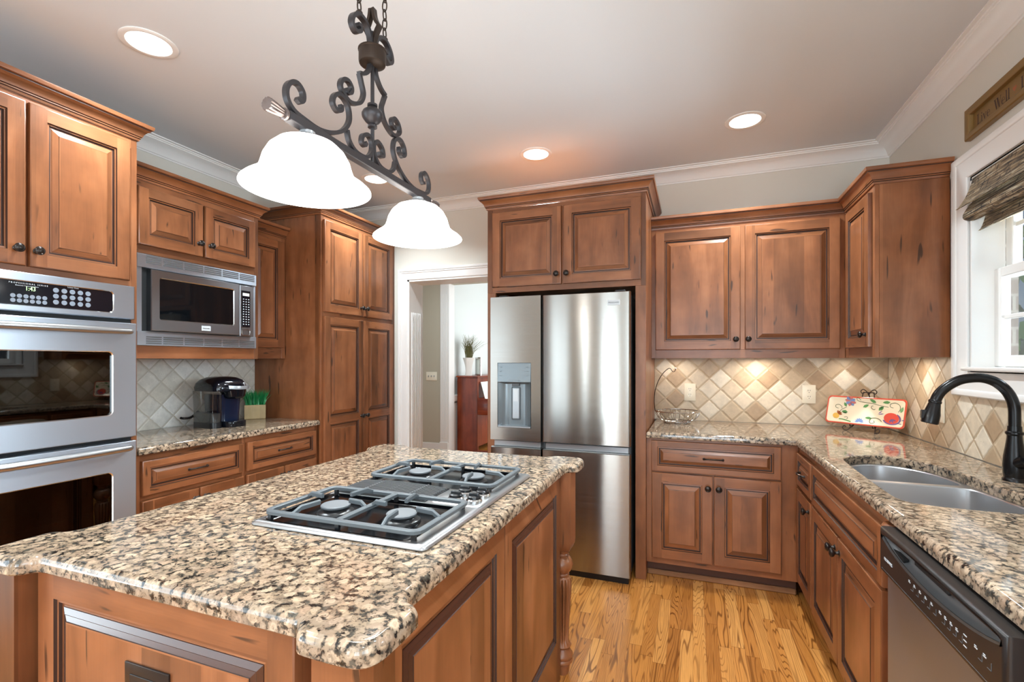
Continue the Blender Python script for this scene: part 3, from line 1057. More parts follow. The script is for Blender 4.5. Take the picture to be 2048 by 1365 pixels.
# ------------------------------------------------------------------ outside the window
mb = MB()
mb.box((1.38, 3.9, 0), (1.885, 4.3, 3.4), M['brick'], bev=0)
o = mb.build('brick_pier')
tag(o, 'pale brick corner of the house seen through the window', 'wall')
mb = MB()
mb.box((1.38, -6, -0.06), (14, 16, -0.01), M['lawn'], bev=0)
o = mb.build('lawn')
o['kind'] = 'structure'
rnd = random.Random(3)
root = thing('garden_tree', 'bright green leafy tree outside beyond the window', 'tree', (3.4, 6.0, 0))
mb = MB()
for i in range(1500):
    th, ph = rnd.uniform(0, 2 * PI), math.acos(rnd.uniform(-1, 1))
    r = rnd.uniform(0.75, 1.0)
    c = Vector((1.35 * r * math.sin(ph) * math.cos(th), 1.2 * r * math.sin(ph) * math.sin(th), 1.9 + 1.6 * r * math.cos(ph)))
    u = Vector((rnd.uniform(-1, 1), rnd.uniform(-1, 1), rnd.uniform(-1, 1))).normalized()
    w = u.orthogonal().normalized()
    q = rnd.uniform(0.07, 0.15)
    mb.f([mb.v(c + u * q), mb.v(c + w * q * 0.6), mb.v(c - u * q), mb.v(c - w * q * 0.6)], M['leaf_out'])
mb.build('foliage', root, recalc=False, flat=True)
mb = MB()
mb.tube([(0, 0, -0.02), (0.05, 0, 1.0), (0, 0.03, 2.2)], 0.07, M['toe'], 8, radii=[0.09, 0.07, 0.04])
mb.build('trunk', root)

# ------------------------------------------------------------------ tall oven cabinet (left wall, faces +x)
def tall_core(mb, W, D, z0, z1, holes, t=0.019):
    """carcass box with rectangular front recesses (z0,z1,depth)"""
    zs = sorted({z0, z1, *[h[0] for h in holes], *[h[1] for h in holes]})
    for a, b in zip(zs, zs[1:]):
        hole = next((h for h in holes if h[0] <= a and b <= h[1]), None)
        if hole:
            xa, xb, dp = hole[2], hole[3], hole[4]
            mb.box((0, t, a), (xa, D, b), WD, 2, 0)
            mb.box((xb, t, a), (W, D, b), WD, 2, 0)
            if dp < D:
                mb.box((xa, dp, a), (xb, D, b), M['dark_gap'], 2, 0)
        else:
            mb.box((0, t, a), (W, D, b), WD, 2, 0)


root = thing('oven_cabinet', 'tall stained wood cabinet housing the double oven with two doors on top', 'cabinet', (-2.60, 0.78, 0), R90)
mb = MB()
tall_core(mb, 0.82, 0.64, 0.10, 2.45, [(0.36, 1.72, 0.024, 0.796, 0.60)])
frame_boards(mb, 0.82, 0.10, 2.45, [(0, 0.026), (0.794, 0.82)], [(0.10, 0.36), (1.72, 1.80), (2.40, 2.45)])
mb.box((0.026, 0.003, 1.80), (0.794, 0.019, 2.40), WD, 2, 0)
mb.box((0.004, 0.07, 0), (0.816, 0.60, 0.10), M['toe'], 0, 0)
mb.build('carcass', root)
crown(root, [(0, 0.64), (0, 0), (0.82, 0), (0.82, 0.64)], 2.45)
door(root, 0.018, 0.384, 1.745, 2.428, 0.352, 1.812)
door(root, 0.396, 0.779, 1.745, 2.428, 0.417, 1.812)
drawer(root, 0.03, 0.79, 0.13, 0.33, s=0.04)

# ------------------------------------------------------------------ double wall oven
root = thing('double_wall_oven', 'stainless steel double wall oven with black glass control panel', 'oven', (-2.60, 0.78, 0.37), R90)
z = -0.37
SC = M['steel_cool']
x0, x1 = 0.028, 0.792


def rrect(x0, x1, z0, z1, r, y, n=5):
    out = []
    for cx, cz, a in ((x1 - r, z0 + r, -R90), (x1 - r, z1 - r, 0), (x0 + r, z1 - r, R90), (x0 + r, z0 + r, PI)):
        for k in range(n + 1):
            t = a + R90 * k / n
            out.append((cx + r * math.cos(t), y, cz + r * math.sin(t)))
    return out


def plate_with_window(mb, x0, x1, z0, z1, wx0, wx1, wz0, wz1, y, back, m, r=0.018, depth=0.02, rim=None):
    """front plate (faces -y) with a rounded rectangular window"""
    n = 6
    outer = []
    for (ax, az, bx, bz) in ((x1, z0, x1, z0), (x1, z1, x1, z1), (x0, z1, x0, z1), (x0, z0, x0, z0)):
        for k in range(n):
            outer.append((ax, y, az))
    inner = rrect(wx0, wx1, wz0, wz1, r, y, n - 1)
    e = 0.004
    o2 = [(min(max(p[0], x0 + e), x1 - e), y, min(max(p[2], z0 + e), z1 - e)) for p in outer]
    o1 = [(p[0], y + e, p[2]) for p in outer]
    ob = [(p[0], back, p[2]) for p in outer]
    i2 = rrect(wx0 + 0.004, wx1 - 0.004, wz0 + 0.004, wz1 - 0.004, r * 0.85, y + 0.004, n - 1)
    i3 = rrect(wx0 + 0.004, wx1 - 0.004, wz0 + 0.004, wz1 - 0.004, r * 0.85, y + depth, n - 1)
    rim = rim or m
    R = mb.loft([ob, o1, o2, inner, i2, i3], m, mats=[m, m, m, rim, rim])
    return i3


mb = MB()
mb.box((0.03, 0.0, 0.0), (0.79, 0.58, 1.34), M['dark_gap'], bev=0)
mb.build('oven_body', root)
# control panel
mb = MB()
plate_with_window(mb, x0, x1, 1.555 + z, 1.716 + z, 0.075, 0.700, 1.578 + z, 1.682 + z, -0.032, 0.0, SC, 0.02, 0.006, M['chrome'])
cp = mb.build('control_panel', root)
mb = MB()
mb.box((0.074, -0.029, 1.577 + z), (0.701, -0.022, 1.683 + z), M['gloss_black'], bev=0)
ds = mb.build('display_glass', cp)
mb = MB()
for r_ in range(2):
    for c in range(6):
        mb.lathe([(0.0085, 0), (0.0085, 0.0006), (0, 0.0006)], (0.338 + c * 0.0205, -0.029, 1.617 - r_ * 0.019 + z), M['key'], '-y', 12)
for r_ in range(3):
    for c in range(5):
        mb.lathe([(0.0105, 0), (0.0105, 0.0006), (0, 0.0006)], (0.479 + c * 0.0295, -0.029, 1.656 - r_ * 0.0255 + z), M['key'], '-y', 12)
mb.build('buttons', cp)
YT = -0.0296
text('1:43', 0.024, M['digits'], 'clock_digits', cp, (0.376, YT, 1.642 + z), (1, 0, 0), (0, 0, 1), xs=0.85)
text('PROFESSIONAL SERIES', 0.0085, M['print'], 'lettering', cp, (0.325, YT, 1.6665 + z), (1, 0, 0), (0, 0, 1), space=1.55)
text('Electronic Convection Oven', 0.0065, M['print'], 'lettering', cp, (0.345, YT, 1.658 + z), (1, 0, 0), (0, 0, 1))
text('Lower Oven', 0.008, M['print'], 'lettering', cp, (0.520, YT, 1.6725 + z), (1, 0, 0), (0, 0, 1))


def oven_door(root, nm, za, zb, wza, wzb, hz):
    mb = MB()
    plate_with_window(mb, x0, x1, za, zb, 0.095, 0.690, wza, wzb, -0.045, -0.004, SC, 0.022, 0.012, M['chrome'])
    d = mb.build(nm, root)
    mb = MB()
    mb.box((0.098, -0.034, wza + 0.003), (0.687, -0.030, wzb - 0.003), M['tint_glass'], bev=0)
    mb.build('window_glass', d)
    mb = MB()
    bx = (0.12, 0.665)
    mb.box((0.096, -0.008, wza), (0.69, -0.004, wzb), M['glass_black'], bev=0)
    mb.build('inner_liner', d)
    mb = MB()
    for rz in (0.42, 0.24):
        zz = wza + (wzb - wza) * rz
        mb.tube([(0.11, -0.016, zz), (0.62, -0.016, zz)], 0.0022, M['steel_plain'], 6)
        for k in range(12):
            mb.tube([(0.13 + k * 0.043, -0.016, zz), (0.13 + k * 0.043, -0.010, zz + 0.004)], 0.0028, M['steel_plain'], 6)
    mb.build('oven_rack', d)
    mb = MB()
    pts = [(0.055, -0.046, hz), (0.075, -0.078, hz), (0.12, -0.090, hz), (0.41, -0.102, hz), (0.70, -0.090, hz), (0.745, -0.078, hz), (0.765, -0.046, hz)]
    P = cat(pts, 8)
    n = len(P)
    rad = [0.006 + 0.0105 * min(1, 2.6 * min(i, n - 1 - i) / n) for i in range(n)]
    mb.tube(P, 0.014, M['steel_plain'], 14, radii=rad)
    mb.build('handle', d)
    return d


oven_door(root, 'upper_oven_door', 0.983 + z, 1.535 + z, 1.093 + z, 1.397 + z, 1.492 + z)
oven_door(root, 'lower_oven_door', 0.395 + z, 0.963 + z, 0.52 + z, 0.829 + z, 0.936 + z)

# ------------------------------------------------------------------ microwave cabinet + microwave
root = thing('microwave_cabinet', 'wall cabinet with two small doors above the microwave', 'cabinet', (-2.81, 1.70, 1.365), R90)
z = -1.365
mb = MB()
W = 0.805
tall_core(mb, W, 0.43, 0.0, 2.335 + z, [(1.436 + z, 1.94 + z, 0.03, 0.775, 0.40)])
frame_boards(mb, W, 0.0, 2.335 + z, [(0, 0.022), (0.775, W)], [(0, 1.436 + z), (1.94 + z, 2.0 + z), (2.285 + z, 2.335 + z)])
mb.box((0.022, 0.004, 2.0 + z), (0.775, 0.019, 2.285 + z), WD, 2, 0)
mb.build('carcass', root)
crown(root, [(0, 0.43), (0, 0), (W, 0), (W, 0.43)], 2.335 + z)
door(root, 0.026, 0.393, 1.985 + z, 2.300 + z, 0.364, 2.060 + z, s=0.052)
door(root, 0.405, 0.768, 1.985 + z, 2.300 + z, 0.436, 2.060 + z, s=0.052)

root = thing('microwave_oven', 'built-in stainless microwave with black window and keypad', 'microwave', (-2.81, 1.70, 1.436), R90)
z = -1.436
mb = MB()
mb.box((0.05, 0.0, 0.06), (0.75, 0.36, 0.43), M['dark_gap'], bev=0)
mb.build('microwave_body', root)
mb = MB()
MW = M['alu']
TX0, TX1 = 0.020, 0.777
mb.box((TX0, -0.006, 0.0005), (TX0 + 0.03, -0.0008, 0.4995), SC, bev=0)
mb.box((TX1 - 0.028, -0.006, 0.0005), (TX1, -0.0008, 0.4995), SC, bev=0)
for za, zb in ((0.0, 0.079), (0.425, 0.5)):
    mb.box((TX0, -0.016, za + .0005), (TX1, -0.0008, zb - .0005), SC, bev=0.002)
tf = mb.build('trim_frame', root)
for za in (0.006, 0.448):
    mb = MB()
    for k in range(6):
        xa = TX0 + 0.012 + k * 0.1225
        for j in range(4):
            zz = za + 0.004 + j * 0.0115
            mb.box((xa + (0.035 if k == 0 else 0.004), -0.0172, zz), (xa + 0.1225 - 0.006, -0.0155, zz + 0.0062), M['grey_dark'], bev=0)
    mb.build('vent_slots', tf)
mb = MB()
plate_with_window(mb, 0.078, 0.628, 0.082, 0.418, 0.122, 0.588, 0.143, 0.378, -0.040, 0.0, M['steel_door'], 0.012, 0.006, M['chrome'])
dr = mb.build('microwave_door', root)
mb = MB()
mb.box((0.123, -0.036, 0.144), (0.587, -0.032, 0.377), M['glass_black'], bev=0)
mb.build('door_window', dr)
mb = MB()
mb.box((0.366, -0.0425, 0.098), (0.424, -0.039, 0.128), M['print'], bev=0.001)
mb.build('badge', dr)
text('FRIGIDAIRE', 0.0085, M['ink'], 'lettering', dr, (0.395, -0.0428, 0.110), (1, 0, 0), (0, 0, 1), 'CENTER')
mb = MB()
mb.box((0.630, -0.040, 0.078), (0.735, 0.0, 0.414), M['steel_door'], bev=0.003)
kp = mb.build('keypad_panel', root)
mb = MB()
mb.box((0.640, -0.0425, 0.140), (0.706, -0.0395, 0.380), M['gloss_black'], bev=0.001)
mb.build('keypad_glass', kp)
mb = MB()
for r_ in range(11):
    for c in range(3):
        xx = 0.650 + c * 0.0195
        zz = 0.320 - r_ * 0.0165
        mb.box((xx, -0.0432, zz), (xx + 0.008, -0.0424, zz + 0.006), M['print'], bev=0)
mb.build('buttons', kp)
mb = MB()
mb.box((0.648, -0.0432, 0.345), (0.698, -0.0424, 0.364), M['lcd'], bev=0)
mb.build('display', kp)
mb = MB()
loop = rrect(0.642, 0.704, 0.088, 0.124, 0.012, -0.0412)
mb.tube(loop, 0.0012, M['chrome'], 6, closed=True)
mb.build('door_release', kp)

# ------------------------------------------------------------------ shallow cabinet between microwave and pantry
root = thing('shallow_cabinet', 'narrow shallow wall cabinet between the microwave and the pantry', 'cabinet', (-2.93, 2.508, 1.37), R90)
z = -1.37
mb = MB()
W = 0.35
mb.box((0, 0.019, 0), (W, 0.31, 2.285 + z), WD, 2, 0)
frame_boards(mb, W, 0, 2.285 + z, [(0, 0.02), (0.315, W)], [(0, 0.08), (2.23 + z, 2.285 + z)])
mb.box((0.02, 0.003, 0.08), (0.315, 0.019, 2.23 + z), WD, 2, 0)
mb.build('carcass', root)
crown(root, [(0.052, 0), (W, 0)], 2.285 + z)
door(root, 0.012, 0.320, 1.452 + z, 2.255 + z)

# ------------------------------------------------------------------ pantry
root = thing('pantry_cabinet', 'tall wood pantry cabinet with four doors next to the doorway', 'cabinet', (-2.59, 2.862, 0), R90)
mb = MB()
W = 0.945
mb.box((0, 0.019, 0.10), (W, 0.655, 2.445), WD, 2, 0)
frame_boards(mb, W, 0.10, 2.445, [(0, 0.03), (0.895, W)], [(0.10, 0.14), (1.67, 1.74), (2.39, 2.445)])
mb.box((0.03, 0.003, 0.14), (0.895, 0.019, 1.67), WD, 2, 0)
mb.box((0.03, 0.003, 1.74), (0.895, 0.019, 2.39), WD, 2, 0)
mb.box((0.0, 0.07, 0), (W, 0.6, 0.10), M['toe'], 0, 0)
mb.build('carcass', root)
crown(root, [(0, 0.655), (0, 0), (W, 0)], 2.445)
door(root, 0.021, 0.468, 1.722, 2.412, 0.440, 1.788)
door(root, 0.476, 0.895, 1.722, 2.412, 0.502, 1.788)
door(root, 0.021, 0.468, 0.12, 1.688, 0.440, 0.90, splits=(0.90,))
door(root, 0.476, 0.895, 0.12, 1.688, 0.502, 0.90, splits=(0.90,))

# ------------------------------------------------------------------ base cabinets under the coffee counter
def base_cab(name, label, loc, rot, W, D, stiles, z1=0.874, rails=((0.10, 0.135), (0.64, 0.672), (0.842, 0.874))):
    root = thing(name, label, 'cabinet', loc, rot)
    mb = MB()
    mb.box((0, 0.019, 0.10), (W, D, z1), WD, 2, 0)
    frame_boards(mb, W, 0.10, z1, stiles, rails)
    mb.box((stiles[0][1], 0.004, 0.135), (stiles[-1][0], 0.0185, 0.842), WD, 2, 0)
    mb.box((0.0, 0.075, 0), (W, D - 0.05, 0.10), M['toe'], 0, 0)
    mb.build('carcass', root)
    mb = MB()
    mb.box((0.0, 0.056, 0), (W, 0.0748, 0.034), M['shoe'], 0, 0.006)
    mb.build('shoe_moulding', root)
    return root


root = base_cab('base_cabinet', 'wood base cabinet under the coffee counter, beside the oven', (-2.62, 1.605, 0), R90, 0.624, 0.60, [(0, 0.022), (0.612, 0.624)])
drawer(root, 0.022, 0.610, 0.664, 0.843)
door(root, 0.022, 0.322, 0.13, 0.638, 0.295, 0.585)
door(root, 0.330, 0.610, 0.13, 0.638, 0.357, 0.585)
root = base_cab('base_cabinet', 'wood base cabinet under the coffee counter, beside the pantry', (-2.62, 2.2295, 0), R90, 0.630, 0.60, [(0, 0.012), (0.602, 0.630)])
drawer(root, 0.014, 0.600, 0.664, 0.843)
door(root, 0.014, 0.302, 0.13, 0.638, 0.275, 0.585)
door(root, 0.310, 0.600, 0.13, 0.638, 0.337, 0.585)

mb = MB()
mb.slab([(-3.24, 1.606), (-2.595, 1.606), (-2.595, 2.858), (-3.24, 2.858)], 0.914, 0.876, M['granite'], edge=.014)
o = mb.build('granite_countertop')
tag(o, 'short brown granite countertop under the coffee maker', 'countertop')

# ------------------------------------------------------------------ refrigerator enclosure
root = thing('refrigerator_cabinet', 'tall wood surround with two doors above the refrigerator', 'cabinet', (-1.335, 3.08, 0))
mb = MB()
W = 1.063
mb.box((0, 0, 0), (0.060, 0.02, 1.82), WD, 2)
mb.box((0.0, 0.02, 0), (0.019, 0.715, 2.397), WD, 2)
mb.box((1.000, 0, 0), (W, 0.02, 1.82), WD, 2)
mb.box((W - 0.019, 0.02, 0), (W, 0.715, 2.397), WD, 2)
mb.box((0.019, 0.02, 1.82), (W - 0.019, 0.715, 2.397), WD, 2, 0)
frame_boards(mb, W, 1.82, 2.397, [(0, 0.038), (1.034, W)], [(1.82, 1.86), (2.365, 2.397)])
mb.box((0.038, 0.003, 1.86), (1.034, 0.019, 2.365), WD, 2, 0)
mb.build('carcass', root)
crown(root, [(0, 0.715), (0, 0), (W, 0), (W, 0.715)], 2.397)
door(root, 0.041, 0.529, 1.857, 2.369, 0.501, 1.921)
door(root, 0.543, 1.033, 1.857, 2.369, 0.568, 1.921)

# ------------------------------------------------------------------ refrigerator
root = thing('refrigerator', 'stainless four-door refrigerator with water dispenser in the left door', 'refrigerator', (-0.805, 2.95, 0))
ST = M['steel']
mb = MB()
mb.box((-0.445, 0.062, 0.03), (0.445, 0.78, 1.765), M['grey_dark'], bev=0.004)
mb.box((-0.44, 0.030, 0.0), (0.44, 0.10, 0.045), M['black'], bev=0)
for sx in (-0.40, 0.36):
    mb.box((sx, 0.02, 1.765), (sx + 0.06, 0.14, 1.785), M['black'], bev=0.004)
mb.build('fridge_body', root)
XS = -0.100


def rounded_front(mb, x0, x1, z0, z1, y0, y1, m, r=0.012):
    prof = [(0, y1), (0, y0 + r), (r * 0.3, y0 + r * 0.3), (r, y0)]
    loops = [[(x0 + a, y, z0 + a * .3), (x1 - a, y, z0 + a * .3), (x1 - a, y, z1 - a * .3), (x0 + a, y, z1 - a * .3)] for a, y in prof]
    mb.loft(loops, m, cap0=True, cap1=True)


# left door with the dispenser opening
mb = MB()
lx0, lx1, lz0, lz1 = -0.453, XS - 0.005, 0.833, 1.772
hx0, hx1, hz0, hz1 = -0.403, -0.170, 0.915, 1.340
for a, b, c, d in ((lx0, hx0, lz0, lz1), (hx1, lx1, lz0, lz1), (hx0, hx1, lz0, hz0), (hx0, hx1, hz1, lz1)):
    mb.box((a, 0, c), (b, 0.058, d), ST, bev=0)
mb.box((hx0, 0.050, hz0), (hx1, 0.058, hz1), M['grey_dark'], bev=0)
d1 = mb.build('left_door', root)
mb = MB()
mb.loft([[(hx0 + 0.002, -0.004, 1.215), (hx1 - 0.002, -0.004, 1.215), (hx1 - 0.002, 0.003, 1.338), (hx0 + 0.002, 0.003, 1.338)],
         [(hx0 + 0.002, 0.04, 1.200), (hx1 - 0.002, 0.04, 1.200), (hx1 - 0.002, 0.04, 1.338), (hx0 + 0.002, 0.04, 1.338)]],
        M['grey_panel'], cap0=True, cap1=True)
for k in range(3):
    for xx in (hx0 + 0.016, hx1 - 0.034):
        mb.box((xx, -0.0012 - 0.0008 * k, 1.310 - k * 0.028), (xx + 0.016, 0.004, 1.313 - k * 0.028), M['print_dark'], bev=0)
for k in range(3):
    mb.box((-0.330 + k * 0.034, -0.0048, 1.224), (-0.312 + k * 0.034, 0.003, 1.227), M['print_dark'], bev=0)
mb.build('dispenser_panel', d1)
mb = MB()
c0, c1 = hx0 + 0.003, hx1 - 0.003
n = 14
back = [(c0 + (c1 - c0) * k / n, 0.0 + 0.045 * min(1.0, math.sin(PI * k / n) * 1.9), 0) for k in range(n + 1)]
mb.loft([[(x, y, 0.918) for x, y, _ in back], [(x, y, 1.215) for x, y, _ in back]], M['grey_panel'], closed=False)
mb.box((c0, -0.004, 0.916), (c1, 0.046, 0.926), M['alu'], bev=0.002)
mb.build('dispenser_recess', d1, recalc=False)
mb = MB()
mb.box((-0.312, 0.030, 1.186), (-0.262, 0.048, 1.205), M['grey_dark'], bev=0.002)
loop = rrect(-0.318, -0.258, 0.965, 1.180, 0.008, 0.040)
mb.tube(loop, 0.0018, M['print_dark'], 6, closed=True)
mb.box((-0.313, 0.036, 0.970), (-0.263, 0.044, 1.175), M['alu'], bev=0.004)
mb.box((-0.304, 0.0345, 1.085), (-0.272, 0.037, 1.165), M['print'], bev=0)
mb.build('dispenser_paddle', d1)
mb = MB()
rounded_front(mb, XS + 0.005, 0.453, 0.833, 1.772, 0.0, 0.058, ST)
d2 = mb.build('right_door', root)
mb = MB()
mb.box((0.319, -0.003, 1.690), (0.394, 0.0, 1.722), M['print'], bev=0.0008)
mb.build('badge', d2)
text('FRIGIDAIRE', 0.0125, M['print_dark'], 'lettering', d2, (0.3565, -0.0034, 1.7015), (1, 0, 0), (0, 0, 1), 'CENTER')
for nm, a, b in (('lower_left_door', -0.453, XS - 0.004), ('lower_right_door', XS + 0.004, 0.453)):
    mb = MB()
    rounded_front(mb, a, b, 0.045, 0.785, 0.0, 0.058, ST, 0.008)
    mb.box((a + 0.004, 0.004, 0.785), (b - 0.004, 0.030, 0.788), M['steel_plain'], bev=0.001)
    mb.box((a + 0.012, 0.034, 0.788), (b - 0.012, 0.056, 0.826), M['alu'], bev=0.003)
    mb.build(nm, root)

# ------------------------------------------------------------------ upper cabinets, back wall and right corner
root = thing('upper_cabinet', 'long wood upper cabinet with two doors on the back wall above the fruit basket', 'cabinet', (-0.2715, 3.50, 1.37))
z = -1.37
mb = MB()
W = 1.150
mb.box((0, 0.019, 0.004), (W - 0.002, 0.298, 2.265 + z), WD, 2, 0)
mb.box((W - 0.002, 0.0205, 0.004), (W + 0.3, 0.298, 2.262 + z), WD, 2, 0)
mb.box((0.03, 0.004, 0.0), (1.116, 0.019, 2.265 + z), WD, 2, 0)
frame_boards(mb, W, 0, 2.265 + z, [(0, 0.03), (1.116, W - .002)], [(0, 0.058), (2.235 + z, 2.265 + z)], 0.0185)
mb.box((0.560, -0.0004, 0.058), (0.592, 0.01, 2.235 + z), WD, 2, 0)
mb.build('carcass', root)
crown(root, [(0, 0), (W - 0.0012, 0)], 2.262 + z, ghost=(None, (W - 0.0012, -1)))
door(root, 0.0285, 0.5625, 1.427 + z, 2.237 + z, 0.534, 1.494 + z)
door(root, 0.5895, 1.1185, 1.427 + z, 2.237 + z, 0.608, 1.494 + z)

root = thing('corner_upper_cabinet', 'single-door wood upper cabinet on the right wall beside the window', 'cabinet', (0.8785, 3.4995, 1.37), -R90)
mb = MB()
W = 0.509
mb.box((0.001, 0.019, 0.0), (W - 0.003, 0.310, 2.265 + z), WD, 2, 0)
mb.box((W - 0.003, 0.0195, 0.0), (W, 0.310, 2.262 + z), WD, 2, 0.0008)
frame_boards(mb, W, 0, 2.265 + z, [(0, 0.065), (0.475, W)], [(0, 0.058), (2.235 + z, 2.265 + z)], 0.0188)
mb.box((0.065, 0.003, 0.058), (0.475, 0.0188, 2.235 + z), WD, 2, 0)
mb.build('carcass', root)
crown(root, [(0.0, 0), (W, 0), (W, 0.307)], 2.262 + z, ghost=((0, -1), None))
door(root, 0.070, 0.470, 1.427 + z, 2.235 + z, 0.435, 1.492 + z)

# ------------------------------------------------------------------ base cabinets, back and right runs
root = base_cab('base_cabinet', 'wood base cabinet with one drawer and two doors right of the refrigerator', (-0.2715, 3.12, 0), 0, 0.830, 0.66,
                [(0, 0.03), (0.746, 0.830)])
drawer(root, 0.030, 0.740, 0.672, 0.860)
door(root, 0.034, 0.381, 0.137, 0.664, 0.355, 0.594)
door(root, 0.388, 0.742, 0.137, 0.664, 0.414, 0.594)

root = base_cab('narrow_base_cabinet', 'narrow wood base cabinet with one drawer and one door in the inner corner', (0.56, 3.1185, 0), -R90, 0.388, 0.60,
                [(0, 0.05), (0.368, 0.388)])
drawer(root, 0.040, 0.374, 0.664, 0.840)
door(root, 0.040, 0.374, 0.13, 0.645, 0.345, 0.597)

root = thing('sink_base_cabinet', 'wood sink cabinet with a long false drawer front and two doors', 'cabinet', (0.56, 2.7285, 0), -R90)
mb = MB()
W = 1.032
mb.box((0, 0.019, 0.10), (0.018, 0.60, 0.866), WD, 2, 0)
mb.box((W - 0.018, 0.019, 0.10), (W, 0.60, 0.866), WD, 2, 0)
mb.box((0.018, 0.019, 0.10), (W - 0.018, 0.60, 0.118), WD, 0, 0)
mb.box((0.018, 0.585, 0.118), (W - 0.018, 0.60, 0.866), WD, 2, 0)
frame_boards(mb, W, 0.10, 0.866, [(0, 0.02), (0.940, W)], [(0.10, 0.135), (0.64, 0.662), (0.838, 0.866)])
mb.box((0.02, 0.004, 0.118), (0.940, 0.0185, 0.838), WD, 2, 0)
mb.box((0, 0.075, 0), (W, 0.55, 0.10), M['toe'], 0, 0)
mb.build('carcass', root)
drawer(root, 0.012, 0.945, 0.656, 0.842, handle=False)
door(root, 0.012, 0.458, 0.125, 0.645, 0.430, 0.592)
door(root, 0.466, 0.945, 0.125, 0.645, 0.494, 0.592)
mb = MB()
mb.lathe([(0.012, 0.79), (0.020, 0.80), (0.020, 0.845), (0.026, 0.85), (0.027, 0.858), (0.022, 0.866)], (0.985, -0.004, 0), WD, 'z', 16)
mb.build('corner_post', root)

# dishwasher
root = thing('dishwasher', 'stainless dishwasher with charcoal control panel and pocket handle', 'dishwasher', (0.56, 1.692, 0), -R90)
mb = MB()
mb.box((0.004, 0.0, 0.02), (0.600, 0.56, 0.868), M['black'], bev=0)
mb.box((0.01, 0.03, 0), (0.595, 0.1, 0.10), M['black'], bev=0)
mb.build('tub', root)
mb = MB()
mb.box((0.002, -0.033, 0.105), (0.604, 0.0, 0.742), M['steel_cool'], bev=0.004)
mb.build('door_panel', root)
FL = Matrix(((1, 0, 0, 0), (0, 0, -1, 0), (0, 1, 0, 0), (0, 0, 0, 1)))      # (x, z, out) -> local
mb = MB(FL)
top = [(0.022, 0.850), (0.10, 0.854), (0.3, 0.857), (0.5, 0.858), (0.575, 0.857)]
bot = [(0.585, 0.850), (0.52, 0.834), (0.42, 0.820), (0.30, 0.814), (0.18, 0.818), (0.10, 0.828), (0.05, 0.840)]
pocket = [(p.x, p.y) for p in cat([(a, b, 0) for a, b in bot + top], 4, True)]
if sum(pocket[i][0] * pocket[(i + 1) % len(pocket)][1] - pocket[(i + 1) % len(pocket)][0] * pocket[i][1] for i in range(len(pocket))) < 0:
    pocket.reverse()
mb.slab([(0.0, 0.745), (0.606, 0.745), (0.606, 0.872), (0.0, 0.872)], 0.052, 0.0, M['charcoal'], holes=(pocket,),
        edge=[(0.009, 0), (0.004, -0.002), (0.001, -0.006), (0, -0.011)])
cpn = mb.build('control_panel', root)
mb = MB(FL)
loops = []
for e, dz in ((0, 0.046), (0.1, 0.034), (0.35, 0.025), (0.7, 0.021), (0.97, 0.02)):
    loops.append([(x + (0.30 - x) * e, zz + (0.838 - zz) * e, dz) for x, zz in pocket])
mb.loft(loops, M['grey_dark'], cap1=True)
mb.build('handle_pocket', cpn)
mb = MB(FL)
for k in range(6):
    mb.box((0.055 + k * 0.006, 0.832 - k * 0.0020, 0.034), (0.150, 0.8335 - k * 0.0020, 0.044), M['dark_gap'], bev=0)
mb.box((0.19, 0.832, 0.024), (0.36, 0.852, 0.036), M['dark_gap'], bev=0.004)
mb.build('vent_louvres', cpn)
mb = MB(FL)


def keymark(x, zz, w=0.022):
    mb.box((x, zz + 0.009, 0.0515), (x + 0.010, zz + 0.0115, 0.0526), M['print'], bev=0)
    mb.box((x, zz + 0.013, 0.0515), (x + 0.007, zz + 0.0145, 0.0526), M['print'], bev=0)
    mb.box((x + 0.013, zz - 0.005, 0.0515), (x + 0.027, zz - 0.0042, 0.0526), M['print_dark'], bev=0)
    mb.box((x + 0.0262, zz - 0.005, 0.0515), (x + 0.027, zz + 0.010, 0.0526), M['print_dark'], bev=0)


for k in range(5):
    keymark(0.205 + k * 0.030, 0.786)
for k in range(4):
    keymark(0.365 + k * 0.024, 0.786)
for k in range(3):
    mb.box((0.468, 0.802 - k * 0.011, 0.0515), (0.480, 0.804 - k * 0.011, 0.0526), M['print'], bev=0)
keymark(0.508, 0.790)
keymark(0.538, 0.790)
mb.box((0.02, 0.7575, 0.0515), (0.585, 0.7583, 0.0524), M['print_dark'], bev=0)
mb.build('key_markings', cpn)
text('FRIGIDAIRE', 0.0115, M['print'], 'lettering', cpn, (0.040, -0.0527, 0.788), (1, 0, 0), (0, 0, 1))

root = base_cab('end_base_cabinet', 'wood base cabinet at the near end of the sink counter, past the dishwasher', (0.56, 1.083, 0), -R90, 0.66, 0.60,
                [(0, 0.02), (0.64, 0.66)])
drawer(root, 0.012, 0.648, 0.664, 0.842)
door(root, 0.012, 0.325, 0.13, 0.645, 0.300, 0.592)
door(root, 0.333, 0.648, 0.13, 0.645, 0.358, 0.592)

# ------------------------------------------------------------------ L-shaped counter, sink, faucet
HOLE = [(.64, 1.825), (.72, 1.805), (.85, 1.80), (.96, 1.82), (1.015, 1.87), (1.022, 1.95), (1.012, 2.06), (.995, 2.16), (.985, 2.28),
        (.975, 2.42), (.94, 2.545), (.88, 2.63), (.79, 2.675), (.70, 2.64), (.65, 2.58), (.625, 2.50), (.612, 2.2), (.608, 1.97), (.612, 1.87)]
hole = [(p.x, p.y) for p in cat([(a, b, 0) for a, b in HOLE], 3, True)]
mb = MB()
mb.slab([(-0.270, 3.085), (0.54, 3.085), (0.54, 0.42), (1.189, 0.42), (1.189, 3.799), (-0.270, 3.799)], 0.914, 0.876, M['granite'], holes=(hole,), edge=.014)
o = mb.build('granite_countertop')
tag(o, 'L-shaped brown granite countertop with the sink cutout', 'countertop')

